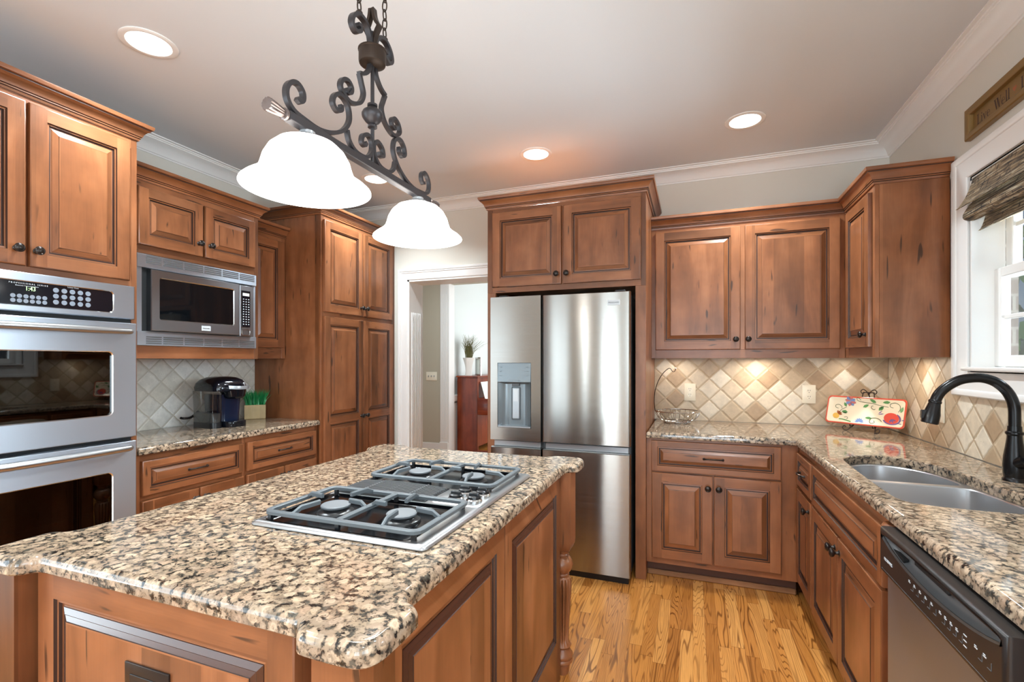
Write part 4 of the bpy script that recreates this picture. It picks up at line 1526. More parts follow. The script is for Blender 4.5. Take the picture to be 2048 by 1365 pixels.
root = thing('kitchen_sink', 'stainless undermount double-bowl sink set in the granite', 'sink', (0.82, 2.24, 0.68))
B1 = [(.645, 2.335), (.70, 2.318), (.90, 2.318), (.955, 2.335), (.965, 2.40), (.942, 2.51), (.885, 2.60), (.795, 2.65), (.715, 2.625), (.66, 2.56),
      (.636, 2.47), (.632, 2.39)]
B2 = [(.635, 1.865), (.70, 1.83), (.86, 1.825), (.965, 1.845), (1.003, 1.90), (1.000, 2.03), (.985, 2.15), (.968, 2.25), (.92, 2.277), (.70, 2.277),
      (.642, 2.26), (.626, 2.15), (.622, 2.0)]
b1 = [(p.x, p.y) for p in cat([(a, b, 0) for a, b in B1], 4, True)]
b2 = [(p.x, p.y) for p in cat([(a, b, 0) for a, b in B2], 4, True)]
fl = []
cx, cy = 0.82, 2.24
for x, y in hole:
    d = Vector((x - cx, y - cy))
    d = d * (1 + 0.018 / d.length)
    fl.append((cx + d.x, cy + d.y))
mb = MB()
mb.slab(fl, 0.8755, 0.868, M['steel_sink'], holes=(b1, b2), edge=[(0.002, 0), (0, -0.002)])
mb.build('rim', root, world=True)
for bb in (b1, b2):
    mx = sum(p[0] for p in bb) / len(bb)
    my = sum(p[1] for p in bb) / len(bb)
    loops = []
    for e, zz in ((0, 0.872), (0.03, 0.80), (0.06, 0.73), (0.11, 0.70), (0.2, 0.686), (0.5, 0.682), (0.85, 0.680)):
        loops.append([(x + (mx - x) * e, y + (my - y) * e, zz) for x, y in bb])
    mb = MB()
    mb.loft(loops, M['steel_sink'], cap1=True)
    bowl = mb.build('bowl', root, world=True, sharp=60)
    mb = MB()
    mb.lathe([(0.045, 0.682), (0.045, 0.685), (0.038, 0.686), (0.034, 0.682), (0, 0.682)], (mx - 0.82, my - 2.24, -0.68), M['chrome'], 'z', 20)
    mb.build('drain', bowl)

BZ = M['faucet']
root = thing('faucet', 'dark bronze gooseneck pull-down faucet behind the sink', 'faucet', (1.095, 2.285, 0.914))
mb = MB()
mb.lathe([(0.034, 0), (0.034, 0.008), (0.030, 0.014), (0.0315, 0.03), (0.0325, 0.055), (0.030, 0.09), (0.025, 0.125), (0.0215, 0.155),
          (0.021, 0.166), (0.0255, 0.172), (0.0255, 0.178), (0.0205, 0.182), (0.0195, 0.20)], (0, 0, 0), BZ, 'z', 28)
mb.build('faucet_body', root)
path = [(0, 0, .181), (0, 0, .219), (-.001, 0, .265), (-.008, 0, .298), (-.024, 0, .330), (-.052, 0, .358), (-.084, 0, .372), (-.115, 0, .374),
        (-.153, 0, .367), (-.185, 0, .349), (-.210, 0, .326), (-.224, 0, .305), (-.232, 0, .284)]
mb = MB()
mb.tube(cat(path, 4), 0.0175, BZ, 18)
mb.build('spout', root)
mb = MB()
ax = Vector((-0.018, 0, -0.083)).normalized()
c = Vector((-0.232, 0, 0.284))
P, rad = [], []
for t, r in ((-0.004, .0185), (0.0, .0205), (0.006, .0205), (0.008, .0185), (0.02, .0205), (0.05, .0265), (0.070, .0275), (0.084, .0275), (0.087, .024)):
    P.append(c + ax * t)
    rad.append(r)
mb.tube(P, 0.02, BZ, 20, radii=rad)
hd = mb.build('spray_head', root)
mb = MB()
mb.box((-0.276, -0.010, 0.217), (-0.258, 0.010, 0.250), M['black'], bev=0.003)
mb.build('spray_button', hd)
mb = MB()
mb.tube([(0, 0, 0.06), (0.006, -0.035, 0.075), (0.008, -0.050, 0.083)], 0.02, BZ, 18, radii=[0.022, 0.022, 0.018])
mb.tube(cat([(0.008, -0.048, 0.083), (0.012, -0.062, 0.10), (0.014, -0.066, 0.15), (0.012, -0.056, 0.20)], 4), 0.007, BZ, 10)
mb.build('lever_handle', root)

# ------------------------------------------------------------------ wall plates
def outlet(label, loc, rot, mat):
    root = thing('electrical_outlet', label, 'outlet', loc, rot)
    mb = MB()
    mb.box((-0.040, -0.007, -0.0635), (0.040, 0, 0.0635), mat, bev=0.004, seg=2)
    mb.build('cover_plate', root)
    for zc in (-0.0205, 0.0205):
        mb = MB()
        mb.lathe([(0.0165, 0), (0.0165, 0.002), (0, 0.002)], (0, -0.007, zc), mat, '-y', 20)
        for sx in (-0.0062, 0.0062):
            mb.box((sx - 0.0013, -0.0094, zc + 0.001), (sx + 0.0013, -0.0088, zc + 0.009), M['ink'], bev=0)
        mb.lathe([(0.0024, 0), (0.0024, 0.0004), (0, 0.0004)], (0, -0.009, zc - 0.008), M['ink'], '-y', 10)
        mb.build('receptacle', root)
    return root


outlet('ivory electrical outlet on the tile beside the wire fruit basket', (-0.021, 3.7995, 1.122), 0, M['ivory'])
outlet('ivory electrical outlet on the tile left of the painted tray', (0.741, 3.7995, 1.125), 0, M['ivory'])
outlet('ivory electrical outlet on the right wall behind the faucet spout', (1.1895, 3.083, 1.10), -R90, M['ivory'])

# ------------------------------------------------------------------ island
root = thing('kitchen_island', 'stained wood kitchen island with raised panels and turned corner legs', 'kitchen island', (-1.0, 1.36, 0))
mb = MB()
OUT = [(-1.41, .675), (-.65, .675), (-.65, .735), (-.546, .735), (-.546, 1.985), (-.62, 1.985), (-.62, 2.04), (-1.38, 2.04), (-1.38, 1.985),
       (-1.454, 1.985), (-1.454, .735), (-1.41, .735)]
mb.loft([[(x, y, 0.0) for x, y in OUT], [(x, y, 0.8755) for x, y in OUT]], WD, cap0=True, cap1=True)
mb.build('carcass', root, world=True)
# front and side raised panels
door_mesh(-1.41, -0.65, 0.0, 0.8755, s=0.063, st=0.060, sb=0.19, y0=0.675, name='end_panel', root=root, world=True, fat=1.15)
SIDE = Matrix.Translation((-0.546, 0.735, 0)) @ Matrix.Rotation(R90, 4, 'Z')
door_mesh(0.0, 0.607, 0.0, 0.8755, s=0.062, st=0.076, sb=0.19, name='side_panel', root=root, W=SIDE, world=True, fat=1.15)
door_mesh(0.607, 1.25, 0.0, 0.8755, s=0.062, st=0.076, sb=0.19, name='side_panel', root=root, W=SIDE, world=True, fat=1.15)
SIDE2 = Matrix.Translation((-1.454, 1.985, 0)) @ Matrix.Rotation(-R90, 4, 'Z')
door_mesh(0.0, 0.607, 0.0, 0.8755, s=0.062, st=0.076, sb=0.19, name='side_panel', root=root, W=SIDE2, world=True, fat=1.15)
door_mesh(0.607, 1.25, 0.0, 0.8755, s=0.062, st=0.076, sb=0.19, name='side_panel', root=root, W=SIDE2, world=True, fat=1.15)
LEG = [(.028, 0), (.032, .030), (.036, .048), (.045, .053), (.046, .063), (.0425, .067), (.046, .073), (.046, .084), (.037, .097), (.031, .110),
       (.036, .116), (.0395, .122), (.034, .130), (.0285, .150), (.030, .205), (.034, .28), (.039, .34), (.041, .375), (.0395, .402), (.035, .412),
       (.027, .419), (.031, .425), (.031, .429), (.026, .434), (.036, .443), (.0435, .456), (.0468, .470), (.0435, .486), (.035, .500), (.026, .507),
       (.030, .513), (.026, .519), (.030, .530), (.044, .548)]
for lx, ly in ((-.5325, .667), (-1.4675, .667), (-.5325, 2.043), (-1.4675, 2.043)):
    mb = MB()
    mb.lathe(LEG, (lx, ly, 0), WD, 'z', 84, flute=(13, 18, 14, 0.30))
    h = 0.0475
    R = []
    for q, zz in ((0.030, .532), (0.040, .540), (h - .002, .553), (h, .572), (h, .8755)):
        R.append([(lx - q, ly - q, zz), (lx + q, ly - q, zz), (lx + q, ly + q, zz), (lx - q, ly + q, zz)])
    mb.loft(R, WD, cap0=True, cap1=True)
    mb.build('turned_leg', root, world=True, sharp=50)

# granite island top with notched corners
xc, yc, hx, hy, ex, ey = -1.0, 1.384, 0.545, 0.781, 0.497, 0.744      # corner lobes / plain edges (half sizes)
lobe = [(hx - .195, ey), (hx - .176, ey + .002), (hx - .163, ey + .010), (hx - .156, ey + .021), (hx - .144, ey + .032), (hx - .125, hy), (hx - .050, hy),
        (hx - .022, hy - .006), (hx - .006, hy - .022), (hx, hy - .050), (hx, hy - .128), (hx - .005, hy - .145), (hx - .018, hy - .155),
        (hx - .034, hy - .161), (ex + .004, hy - .174), (ex, hy - .195)]
pts = []
for sx, sy, rev in ((-1, -1, False), (1, -1, True), (1, 1, False), (-1, 1, True)):
    L = [(xc + sx * a, yc + sy * b) for a, b in lobe]
    if sx * sy > 0:
        L = L[::-1]
    pts += [(p.x, p.y) for p in cat([(a, b, 0) for a, b in L], 3)]
mb = MB()
mb.slab(pts, 0.914, 0.876, M['granite'],
        edge=.015)
o = mb.build('granite_island_top')
tag(o, 'large brown granite island top with notched rounded corners', 'countertop')

root = thing('electrical_outlet', 'dark brown outlet plate on the end panel of the island', 'outlet', (-1.03, 0.655, 0.693))
mb = MB()
mb.box((-0.066, -0.0045, -0.040), (0.066, 0.0, 0.040), M['bronze'], bev=0.004, seg=2)
mb.build('cover_plate', root)
mb = MB()
mb.box((-0.048, -0.0062, -0.018), (0.048, -0.0040, 0.018), M['bronze'], bev=0.0015)
for sx in (-0.026, 0.026):
    for q in (-0.006, 0.006):
        mb.box((sx - 0.004, -0.0066, q - 0.0012), (sx + 0.004, -0.006, q + 0.0012), M['black'], bev=0)
mb.build('receptacle', root)

# ------------------------------------------------------------------ gas cooktop
root = thing('gas_cooktop', 'stainless gas cooktop with two black grates and centre vent on the island', 'cooktop', (-0.839, 1.345, 0.914))
SP = M['steel_plain']


def rr2(x0, x1, y0, y1, r, n=5):
    out = []
    for cx, cy, a in ((x1 - r, y0 + r, -R90), (x1 - r, y1 - r, 0), (x0 + r, y1 - r, R90), (x0 + r, y0 + r, PI)):
        for k in range(n + 1):
            t = a + R90 * k / n
            out.append((cx + r * math.cos(t), cy + r * math.sin(t)))
    return out


BX0, BX1, BY0, BY1 = -0.268, 0.268, -0.388, 0.388
pans = [rr2(-0.245, 0.215, -0.365, -0.088, 0.02), rr2(-0.245, 0.215, 0.088, 0.365, 0.02)]
mb = MB()
mb.slab(rr2(BX0, BX1, BY0, BY1, 0.016), 0.0125, 0.0, SP, holes=pans, edge=[(0.016, 0), (0.009, -0.001), (0.003, -0.005), (0, -0.010)])
mb.build('steel_base', root)
for p in pans:
    mb = MB()
    loops = []
    cx = sum(q[0] for q in p) / len(p)
    cy = sum(q[1] for q in p) / len(p)
    for e, zz in ((0, .0118), (.02, .009), (.05, .005), (.1, .0035)):
        loops.append([(x + (cx - x) * e, y + (cy - y) * e, zz) for x, y in p])
    mb.loft(loops, M['enamel'], cap1=True)
    mb.build('burner_pan', root)
burners = [(-0.118, -0.228), (0.102, -0.228), (-0.118, 0.228), (0.102, 0.228)]
for bx, by in burners:
    mb = MB()
    mb.lathe([(0.052, .004), (0.050, .009), (0.040, .013), (0.037, .016), (0.037, .021)], (bx, by, 0), M['black'], 'z', 28)
    mb.lathe([(0.038, .020), (0.0405, .0215), (0.041, .026), (0.038, .0285), (0, .029)], (bx, by, 0), M['burner'], 'z', 32)
    mb.build('burner', root)
CI = M['cast']
for sy in (-1, 1):
    mb = MB()
    gy0, gy1 = (-0.360, -0.094) if sy < 0 else (0.094, 0.360)
    gx0, gx1 = -0.238, 0.232
    zt = 0.032
    flat = [(-0.0085, -0.005), (0.0085, -0.005), (0.0085, 0.003), (0.006, 0.005), (-0.006, 0.005), (-0.0085, 0.003)]
    mb.sweep([(x, y, zt) for x, y in rr2(gx0, gx1, gy0, gy1, 0.022, 3)], flat, (0, 0, 1), CI, closed=True)
    xm = (gx0 + gx1) / 2
    ym = (gy0 + gy1) / 2
    mb.sweep([(xm, gy0 + .004, zt), (xm, ym - 0.03, zt), (xm, ym + 0.03, zt), (xm, gy1 - .004, zt)], flat, (0, 0, 1), CI)
    fin = [(-0.0045, -0.007), (0.0045, -0.007), (0.0045, 0.003), (0.0015, 0.006), (-0.0015, 0.006), (-0.0045, 0.003)]

    def finger(a, b):
        a, b = Vector((*a, zt)), Vector((*b, zt))
        d = b - a
        mb.sweep([a, a + d * 0.30 + Vector((0, 0, .013)), b + Vector((0, 0, .013))], fin, (0, 0, 1), CI)
    for bx, by in burners[:2] if sy < 0 else burners[2:]:
        side = gx0 if bx < xm else gx1
        sgn = -1 if bx < xm else 1
        for q in (-1, 1):
            finger((bx - sgn * 0.030 * q, gy0 if q < 0 else gy1), (bx - sgn * 0.016 * q, by + q * 0.046))
        finger((side, by - 0.02 * sgn), (bx + sgn * 0.052, by - 0.006 * sgn))
        finger((xm, by + 0.012 * sgn), (bx - sgn * 0.052, by + 0.004 * sgn))
    for fx in (gx0 + .012, xm, gx1 - .012):
        for fy in (gy0 + .004, gy1 - .004):
            mb.box((fx - .006, fy - .005, .004 if abs(fy) > 0.1 and abs(fy) < .36 else .010), (fx + .006, fy + .005, zt - .004), M['black'], bev=.001)
    mb.build('grate', root, sharp=25)
mb = MB()
mb.box((-0.250, -0.078, 0.0125), (0.085, 0.078, 0.0145), M['dark_gap'], bev=0)
for k in range(12):
    yy = -0.070 + k * 0.0122
    pts = [(-0.246 + t * 0.327, yy, 0.0165 + 0.007 * math.sin(PI * t)) for t in (0, .1, .25, .5, .75, .9, 1)]
    mb.sweep(pts, [(-0.0022, -0.003), (0.0022, -0.003), (0.0022, 0.002), (-0.0022, 0.002)], (0, 0, 1), M['grey_dark'])
for xx in (-0.16, -0.075, 0.01):
    mb.box((xx - 0.002, -0.074, 0.018), (xx + 0.002, 0.074, 0.0235), M['grey_dark'], bev=0.0005)
mb.build('vent_grille', root)
mb = MB()
mb.loft([[(x, y, 0.0125) for x, y in rr2(0.095, 0.262, -0.075, 0.075, 0.02)], [(x, y, 0.0150) for x, y in rr2(0.098, 0.258, -0.071, 0.071, 0.02)]],
        SP, cap1=True)
mb.build('control_plate', root)
for kx, ky in ((0.165, -0.032), (0.226, -0.032), (0.165, 0.032), (0.226, 0.032)):
    mb = MB()
    mb.lathe([(0.0235, .0145), (0.0245, .017), (0.0245, .022), (0.021, .025)], (kx, ky, 0), M['chrome'], 'z', 24)
    mb.lathe([(0.021, .025), (0.020, .032), (0.012, .035), (0, .0352)], (kx, ky, 0), M['black'], 'z', 24)
    mb.box((kx - .016, ky - .0045, .030), (kx + .016, ky + .0045, .0425), M['black'], bev=.003, seg=2)
    mb.build('control_knob', root)

# ------------------------------------------------------------------ island pendant
root = thing('pendant_light', 'two-shade bronze scrollwork pendant hanging over the island', 'pendant light', (-0.97, 1.303, 1.965))
IR = M['iron']


def yz(pts):
    return [(0, y, zz - 1.965) for y, zz in pts]


def bar(nm, pts, n=6, mirror=True, w=0.011, d=0.014, fam=IR):
    for s_ in ((1, -1) if mirror else (1,)):
        mb = MB()
        P = cat([(0, s_ * y, zz - 1.965) for y, zz in pts], n)
        mb.ribbon(P, w, d, (1, 0, 0), fam)
        mb.build(nm, root, sharp=50)


mb = MB()
mb.box((-0.013, -0.352, 0.0), (0.013, 0.352, 0.024), IR, bev=0.002)
mb.build('bar', root)
for s_ in (-1, 1):
    mb = MB()
    mb.lathe([(0.012, 0.352), (0.015, 0.356), (0.015, 0.362), (0.010, 0.364), (0.012, 0.368), (0.016, 0.395), (0.0175, 0.410), (0.0165, 0.414), (0, 0.4145)],
             (0, 0, 0.012), M['finial'], 'y' if s_ > 0 else '-y', 40, flute=(4, 7, 12, 0.16))
    mb.build('finial', root)
bar('scroll', [(-.303, 2.041), (-.316, 2.039), (-.322, 2.052), (-.310, 2.066), (-.292, 2.060), (-.290, 2.040)][::-1][:0] or
    [(-.320, 2.037), (-.308, 2.033), (-.298, 2.045), (-.300, 2.064), (-.318, 2.076), (-.340, 2.068), (-.354, 2.045), (-.351, 2.018), (-.329, 1.999),
     (-.290, 1.993), (-.240, 1.991), (-.188, 2.005), (-.142, 2.033), (-.115, 2.072), (-.117, 2.108), (-.136, 2.128), (-.160, 2.131), (-.180, 2.115),
     (-.185, 2.092), (-.168, 2.079), (-.150, 2.089), (-.150, 2.104)])
bar('scroll', [(-.012, 2.305), (-.020, 2.280), (-.042, 2.256), (-.068, 2.244)], 4)
bar('scroll', [(-.067, 2.243), (-.057, 2.220), (-.047, 2.188), (-.066, 2.152), (-.108, 2.132), (-.138, 2.142), (-.153, 2.160), (-.143, 2.183),
               (-.120, 2.191), (-.104, 2.179), (-.107, 2.162), (-.121, 2.156), (-.122, 2.167)])
bar('scroll', [(-.124, 2.042), (-.114, 2.013), (-.084, 1.993), (-.036, 1.995), (-.008, 2.022), (-.006, 2.054), (-.024, 2.070), (-.050, 2.058),
               (-.056, 2.036), (-.042, 2.030), (-.034, 2.042)])
bar('scroll', [(-.012, 2.345), (-.014, 2.388), (-.034, 2.418), (-.068, 2.425), (-.094, 2.407), (-.103, 2.380), (-.088, 2.363), (-.066, 2.374),
               (-.064, 2.390), (-.076, 2.390)], d=0.018)
for s_ in (-1, 1):
    mb = MB()
    P = cat([(s_ * x, 0, zz - 1.965) for x, zz in [(.006, 2.350), (.007, 2.385), (.018, 2.412), (.026, 2.428), (.017, 2.442), (.009, 2.462), (.005, 2.488)]], 6)
    mb.ribbon(P, 0.010, 0.018, (0, 1, 0), M['iron_dark'])
    mb.build('scroll', root, sharp=50)
mb = MB()
mb.tube([(0, 0, 0.02), (0, 0, 0.45)], 0.0062, IR, 12)
mb.build('centre_rod', root)
mb = MB()
mb.lathe([(.0062, .137), (.015, .140), (.015, .146), (.010, .150), (.022, .158), (.032, .172), (.034, .180), (.034, .184), (.030, .192), (.016, .203),
          (.010, .206), (.016, .209), (.016, .215), (.0062, .218)], (0, 0, 0), IR, 'z', 24)
mb.build('turned_ball', root)
mb = MB()
mb.lathe([(.010, .337), (.032, .339), (.041, .345), (.043, .352), (.043, .384), (.045, .386), (.045, .390), (.036, .392), (.010, .393)], (0, 0, 0), M['iron_dark'], 'z', 28)
mb.build('collar', root)
for s_ in (-1, 1):
    mb = MB()
    zz = 2.425
    mb.lathe([(.010, -.004), (.008, .004), (.011, .008), (.005, .016)], (0, s_ * 0.066, zz - 1.965), M['iron_dark'], 'z', 12)
    k = 0
    zl = zz + 0.026
    while zl < ZC - 0.03:
        L = []
        for t in range(16):
            a = 2 * PI * t / 16
            u, w = 0.0085 * math.cos(a), 0.019 * math.sin(a)
            L.append((u, s_ * 0.066, zl - 1.965 + w) if k % 2 else (0, s_ * 0.066 + u, zl - 1.965 + w))
        mb.tube(L, 0.0022, M['iron_dark'], 6, closed=True)
        zl += 0.031
        k += 1
    mb.build('chain', root)
mb = MB()
mb.lathe([(.09, .805), (.09, .795), (.075, .785), (.03, .775), (0, .774)], (0, 0, 0), M['iron_dark'], 'z', 32)
mb.build('ceiling_canopy', root)
SH = [(.036, 1.944), (.052, 1.941), (.076, 1.931), (.096, 1.912), (.109, 1.888), (.115, 1.866), (.121, 1.850), (.136, 1.836), (.154, 1.824), (.164, 1.815),
      (.165, 1.812), (.160, 1.812), (.150, 1.818), (.133, 1.830), (.117, 1.844), (.110, 1.864), (.104, 1.886), (.090, 1.907), (.070, 1.926), (.04, 1.938)]
for yy in (-0.281, 0.276):
    mb = MB()
    mb.lathe([(.020, 1.966), (.020, 1.957), (.032, 1.953), (.038, 1.945), (.036, 1.940)], (0, yy, -1.965), M['alu'], 'z', 24)
    hold = mb.build('shade_holder', root)
    mb = MB()
    mb.lathe([(r, zz) for r, zz in SH], (0, yy, -1.965), M['shade'], 'z', 48)
    mb.build('glass_shade', root)
    d = bpy.data.lights.new('pendant_bulb', 'POINT')
    d.energy = 14
    d.color = SOFT
    d.shadow_soft_size = 0.035
    lo = bpy.data.objects.new('pendant_bulb', d)
    lo.location = (-0.97, 1.303 + yy, 1.86)
    COL.objects.link(lo)

# ------------------------------------------------------------------ recessed ceiling lights
for i, (cx, cy) in enumerate(CANS):
    if i > 5:
        pass
    lab = ['recessed ceiling light over the double oven', 'recessed ceiling light in front of the refrigerator',
           'recessed ceiling light in front of the corner upper cabinet', 'recessed ceiling light near the pantry, half hidden by the pendant bar',
           'added recessed ceiling light above the sink aisle, out of view'][i] if i < 5 else 'added recessed ceiling light behind the camera in the rear of the room'
    root = thing('recessed_light', lab, 'ceiling light', (cx, cy, ZC), 0, 'recessed ceiling lights')
    mb = MB()
    mb.lathe([(.110, -.0005), (.110, -.004), (.104, -.007), (.086, -.006), (.082, 0.0)], (0, 0, 0), M['white'], 'z', 40)
    mb.build('trim_ring', root)
    mb = MB()
    mb.lathe([(.083, -.0045), (.05, -.0060), (0, -.0065)], (0, 0, 0), M['lens'], 'z', 32)
    mb.build('lens', root)

# ------------------------------------------------------------------ coffee maker
root = thing('coffee_maker', 'black single-serve coffee maker with smoky water tank and silver lever', 'coffee maker', (-2.975, 2.355, 0.914), R90 - 0.12)


def rbox(mb, secs, m, n=6, cap0=True, cap1=True, mats=None):
    """loft of rounded rectangles: (x0,x1,y0,y1,r,z)"""
    loops = [[(x, y, zz) for x, y in rr2(a, b, c, d, r, n)] for a, b, c, d, r, zz in secs]
    return mb.loft(loops, m, cap0=cap0, cap1=cap1, mats=mats)


mb = MB()
rbox(mb, [(-.035, .108, -.135, .130, .045, 0), (-.035, .108, -.137, .130, .045, .004), (-.035, .108, -.137, .130, .045, .034), (-.033, .106, -.133, .128, .045, .038)], M['gloss_black'])
mb.build('drip_base', root)
mb = MB()
rbox(mb, [(-.045, .106, -.060, .130, .04, .036), (-.047, .110, -.066, .132, .04, .16), (-.050, .112, -.072, .134, .04, .215)], M['blue_black'])
mb.build('column', root)
mb = MB()
rbox(mb, [(-.012, .090, -.130, -.03, .045, .188), (-.022, .100, -.140, -.02, .048, .200), (-.030, .108, -.142, .0, .05, .235), (-.032, .110, -.142, .0, .05, .258)], M['gloss_black'])
mb.build('brew_head', root)
mb = MB()
S_ = [(-.118, .110, -.140, .136, .055, .240), (-.120, .112, -.142, .138, .055, .262), (-.112, .108, -.136, .134, .055, .290), (-.092, .098, -.118, .124, .055, .312),
      (-.060, .076, -.085, .100, .05, .328), (-.02, .04, -.04, .05, .028, .335)]
rbox(mb, S_, M['gloss_black'])
mb.build('lid_housing', root)
mb = MB()
rbox(mb, [(-.118, -.040, -.095, .125, .03, .036), (-.122, -.044, -.105, .130, .03, .24)], M['tank_glass'], cap1=True)
tk = mb.build('water_tank', root)
mb = MB()
rbox(mb, [(-.114, -.046, -.09, .12, .025, .037), (-.116, -.048, -.094, .122, .025, .094)], M['grey_dark'])
mb.build('tank_water', tk)
mb = MB()
rbox(mb, [(-.118, -.040, -.098, .126, .03, 0), (-.118, -.040, -.098, .126, .03, .036)], M['black'])
mb.build('tank_base', root)
mb = MB()
pts = [(-.060, -.030, .262), (-.052, -.085, .268), (-.036, -.130, .266), (.0, -.158, .262), (.04, -.166, .260), (.08, -.158, .262), (.112, -.125, .264)]
mb.sweep(cat(pts, 4), [(-.004, -.011), (.004, -.011), (.005, 0), (.004, .011), (-.004, .011)], (0, 0, 1), M['alu'])
mb.lathe([(.013, 0), (.013, .006), (.008, .008)], (-.056, -.03, .262), M['chrome'], '-x', 18)
mb.build('lever', root)
mb = MB()
mb.box((-.005, -.135, .268), (.085, -.095, .292), M['alu'], bev=.004)
mb.build('top_button', root)
mb = MB()
mb.tube(cat([(-.07, .130, .10), (-.10, .165, .06), (-.135, .19, .055), (-.155, .18, .06)], 5), .008, M['black'], 8)
mb.build('cord', root)

# ------------------------------------------------------------------ grass planter
root = thing('grass_planter', 'pale wood box planter of green grass beside the coffee maker', 'planter', (-3.115, 2.752, 0.914), 0.80)
mb = MB()
a, b = .071, .036
mb.slab([(-a, -b), (a, -b), (a, b), (-a, b)], .106, 0, M['pot'], edge=[(0.002, 0), (0, -0.002)])
mb.build('box', root)
rnd = random.Random(11)
mb = MB()
for i in range(420):
    x, y = rnd.uniform(-a + .006, a - .006), rnd.uniform(-b + .006, b - .006)
    h = rnd.uniform(.075, .125)
    lx, ly = rnd.gauss(0, .014) + x * .35, rnd.gauss(0, .012) + y * .3
    w = .0022
    th = rnd.uniform(0, PI)
    dx, dy = w * math.cos(th), w * math.sin(th)
    p = [(x, y, .105), (x + lx * .25, y + ly * .25, .105 + h * .45), (x + lx, y + ly, .105 + h)]
    v0, v1 = mb.v((p[0][0] - dx, p[0][1] - dy, p[0][2])), mb.v((p[0][0] + dx, p[0][1] + dy, p[0][2]))
    v2, v3 = mb.v((p[1][0] + dx, p[1][1] + dy, p[1][2])), mb.v((p[1][0] - dx, p[1][1] - dy, p[1][2]))
    mb.f([v0, v1, v2, v3], M['blade_pale'] if i % 4 == 0 else M['blade'])
    mb.f([v3, v2, mb.v(p[2])], M['blade'])
g = mb.build('grass', root, recalc=False)
g['kind'] = 'stuff'

# ------------------------------------------------------------------ wire fruit basket with banana hook
root = thing('wire_fruit_basket', 'silver wire fruit basket with a banana hook beside the refrigerator cabinet', 'basket', (-0.105, 3.625, 0.914))
CH = M['chrome']
circ = lambda r, zz, n=40: [(r * math.cos(2 * PI * k / n), r * math.sin(2 * PI * k / n), zz) for k in range(n)]
mb = MB()
mb.tube(circ(.150, .082), .004, CH, 8, closed=True)
mb.build('rim', root)
mb = MB()
mb.tube(circ(.088, .004), .0038, CH, 8, closed=True)
mb.tube(circ(.092, .012), .0022, CH, 6, closed=True)
mb.build('base_ring', root)
mb = MB()
for k in range(26):
    t = 2 * PI * k / 26
    c, s_ = math.cos(t), math.sin(t)
    mb.tube([(r * c, r * s_, zz) for r, zz in ((.150, .082), (.146, .062), (.134, .042), (.115, .024), (.09, .012), (.05, .008), (.012, .007))], .0019, CH, 6)
mb.build('wires', root)
mb = MB()
mb.tube(cat([(-.150, 0, .080), (-.157, 0, .15), (-.150, 0, .225), (-.128, 0, .295), (-.095, 0, .350), (-.062, 0, .382), (-.046, 0, .384), (-.038, 0, .372),
             (-.028, 0, .362), (-.016, 0, .366), (-.010, 0, .384)], 5), .0026, M['iron_dark'], 8)
mb.lathe([(.0, -.004), (.0045, 0), (.0, .004)], (-.010, 0, .386), CH, 'z', 10)
mb.build('banana_hook', root)

# ------------------------------------------------------------------ easel and painted tray
ang = -0.70
root = thing('plate_easel', 'scrolled black wire easel holding the painted tray', 'easel', (1.0, 3.575, 0.914), ang)
IDK = M['iron_dark']
mb = MB()
for sx in (-1, 1):
    mb.tube(cat([(sx * .030, .045, .24), (sx * .045, .02, .12), (sx * .060, -.010, .035), (sx * .068, -.030, .020), (sx * .078, -.050, .004), (sx * .095, -.054, .006),
                 (sx * .102, -.053, .020), (sx * .092, -.052, .030), (sx * .083, -.051, .022)], 6), .0032, IDK, 7)
    mb.tube(cat([(sx * .062, -.010, .034), (sx * .062, -.045, .030), (sx * .062, -.050, .042)], 4), .003, IDK, 7)
mb.build('front_frame', root)
mb = MB()
mb.tube([(0, .045, .238), (0, .090, .12), (0, .125, .004)], .0032, IDK, 7)
mb.build('back_leg', root)
mb = MB()
for sx in (-1, 1):
    mb.tube(cat([(0, .046, .222), (sx * .010, .046, .244), (sx * .030, .046, .258), (sx * .044, .046, .246), (sx * .036, .046, .232), (sx * .024, .046, .238)], 6), .0028, IDK, 7)
mb.tube([(-.03, .045, .24), (.03, .045, .24)], .003, IDK, 7)
mb.build('top_scroll', root)

tray_root = Matrix.Translation((1.0, 3.575, 0.914)) @ Matrix.Rotation(ang, 4, 'Z') @ Matrix.Translation((0, -.031, .0385)) @ Matrix.Rotation(-0.27, 4, 'X')
CREAM = plain('cream_ceramic', srgb(244, 232, 205), 0.15)
RED = plain('coral_red_glaze', srgb(214, 92, 72), 0.15)
cols = {'leaf': srgb(96, 150, 92), 'dleaf': srgb(52, 84, 58), 'vine': srgb(84, 92, 58), 'blue': srgb(126, 150, 196), 'rose': srgb(226, 88, 72), 'plum': srgb(122, 98, 148),
        'pink': srgb(206, 122, 116), 'yellow': srgb(236, 190, 96), 'brown': srgb(168, 98, 62)}
PC = {k: plain('tray_paint_' + k, v, 0.2) for k, v in cols.items()}
TW, TH = .435, .178
mb = MB(tray_root)


def wob(x0, x1, z0, z1, r, y):
    out = []
    for px, _, pz in rrect(x0, x1, z0, z1, r, 0, 5):
        out.append((px, y, pz))
    return out


h = TW / 2
mb.loft([wob(-h + .05, h - .05, .04, TH - .04, .02, .012), wob(-h + .01, h - .01, .008, TH - .008, .02, .004), wob(-h, h, 0, TH, .022, -.006),
         wob(-h + .004, h - .004, .004, TH - .004, .02, -.009), wob(-h + .009, h - .009, .009, TH - .009, .018, -.008),
         wob(-h + .026, h - .026, .026, TH - .026, .016, 0.000), wob(-h + .032, h - .032, .032, TH - .032, .016, 0.002)],
        CREAM, cap0=True, cap1=True, mats=[CREAM, RED, RED, RED, CREAM, CREAM])


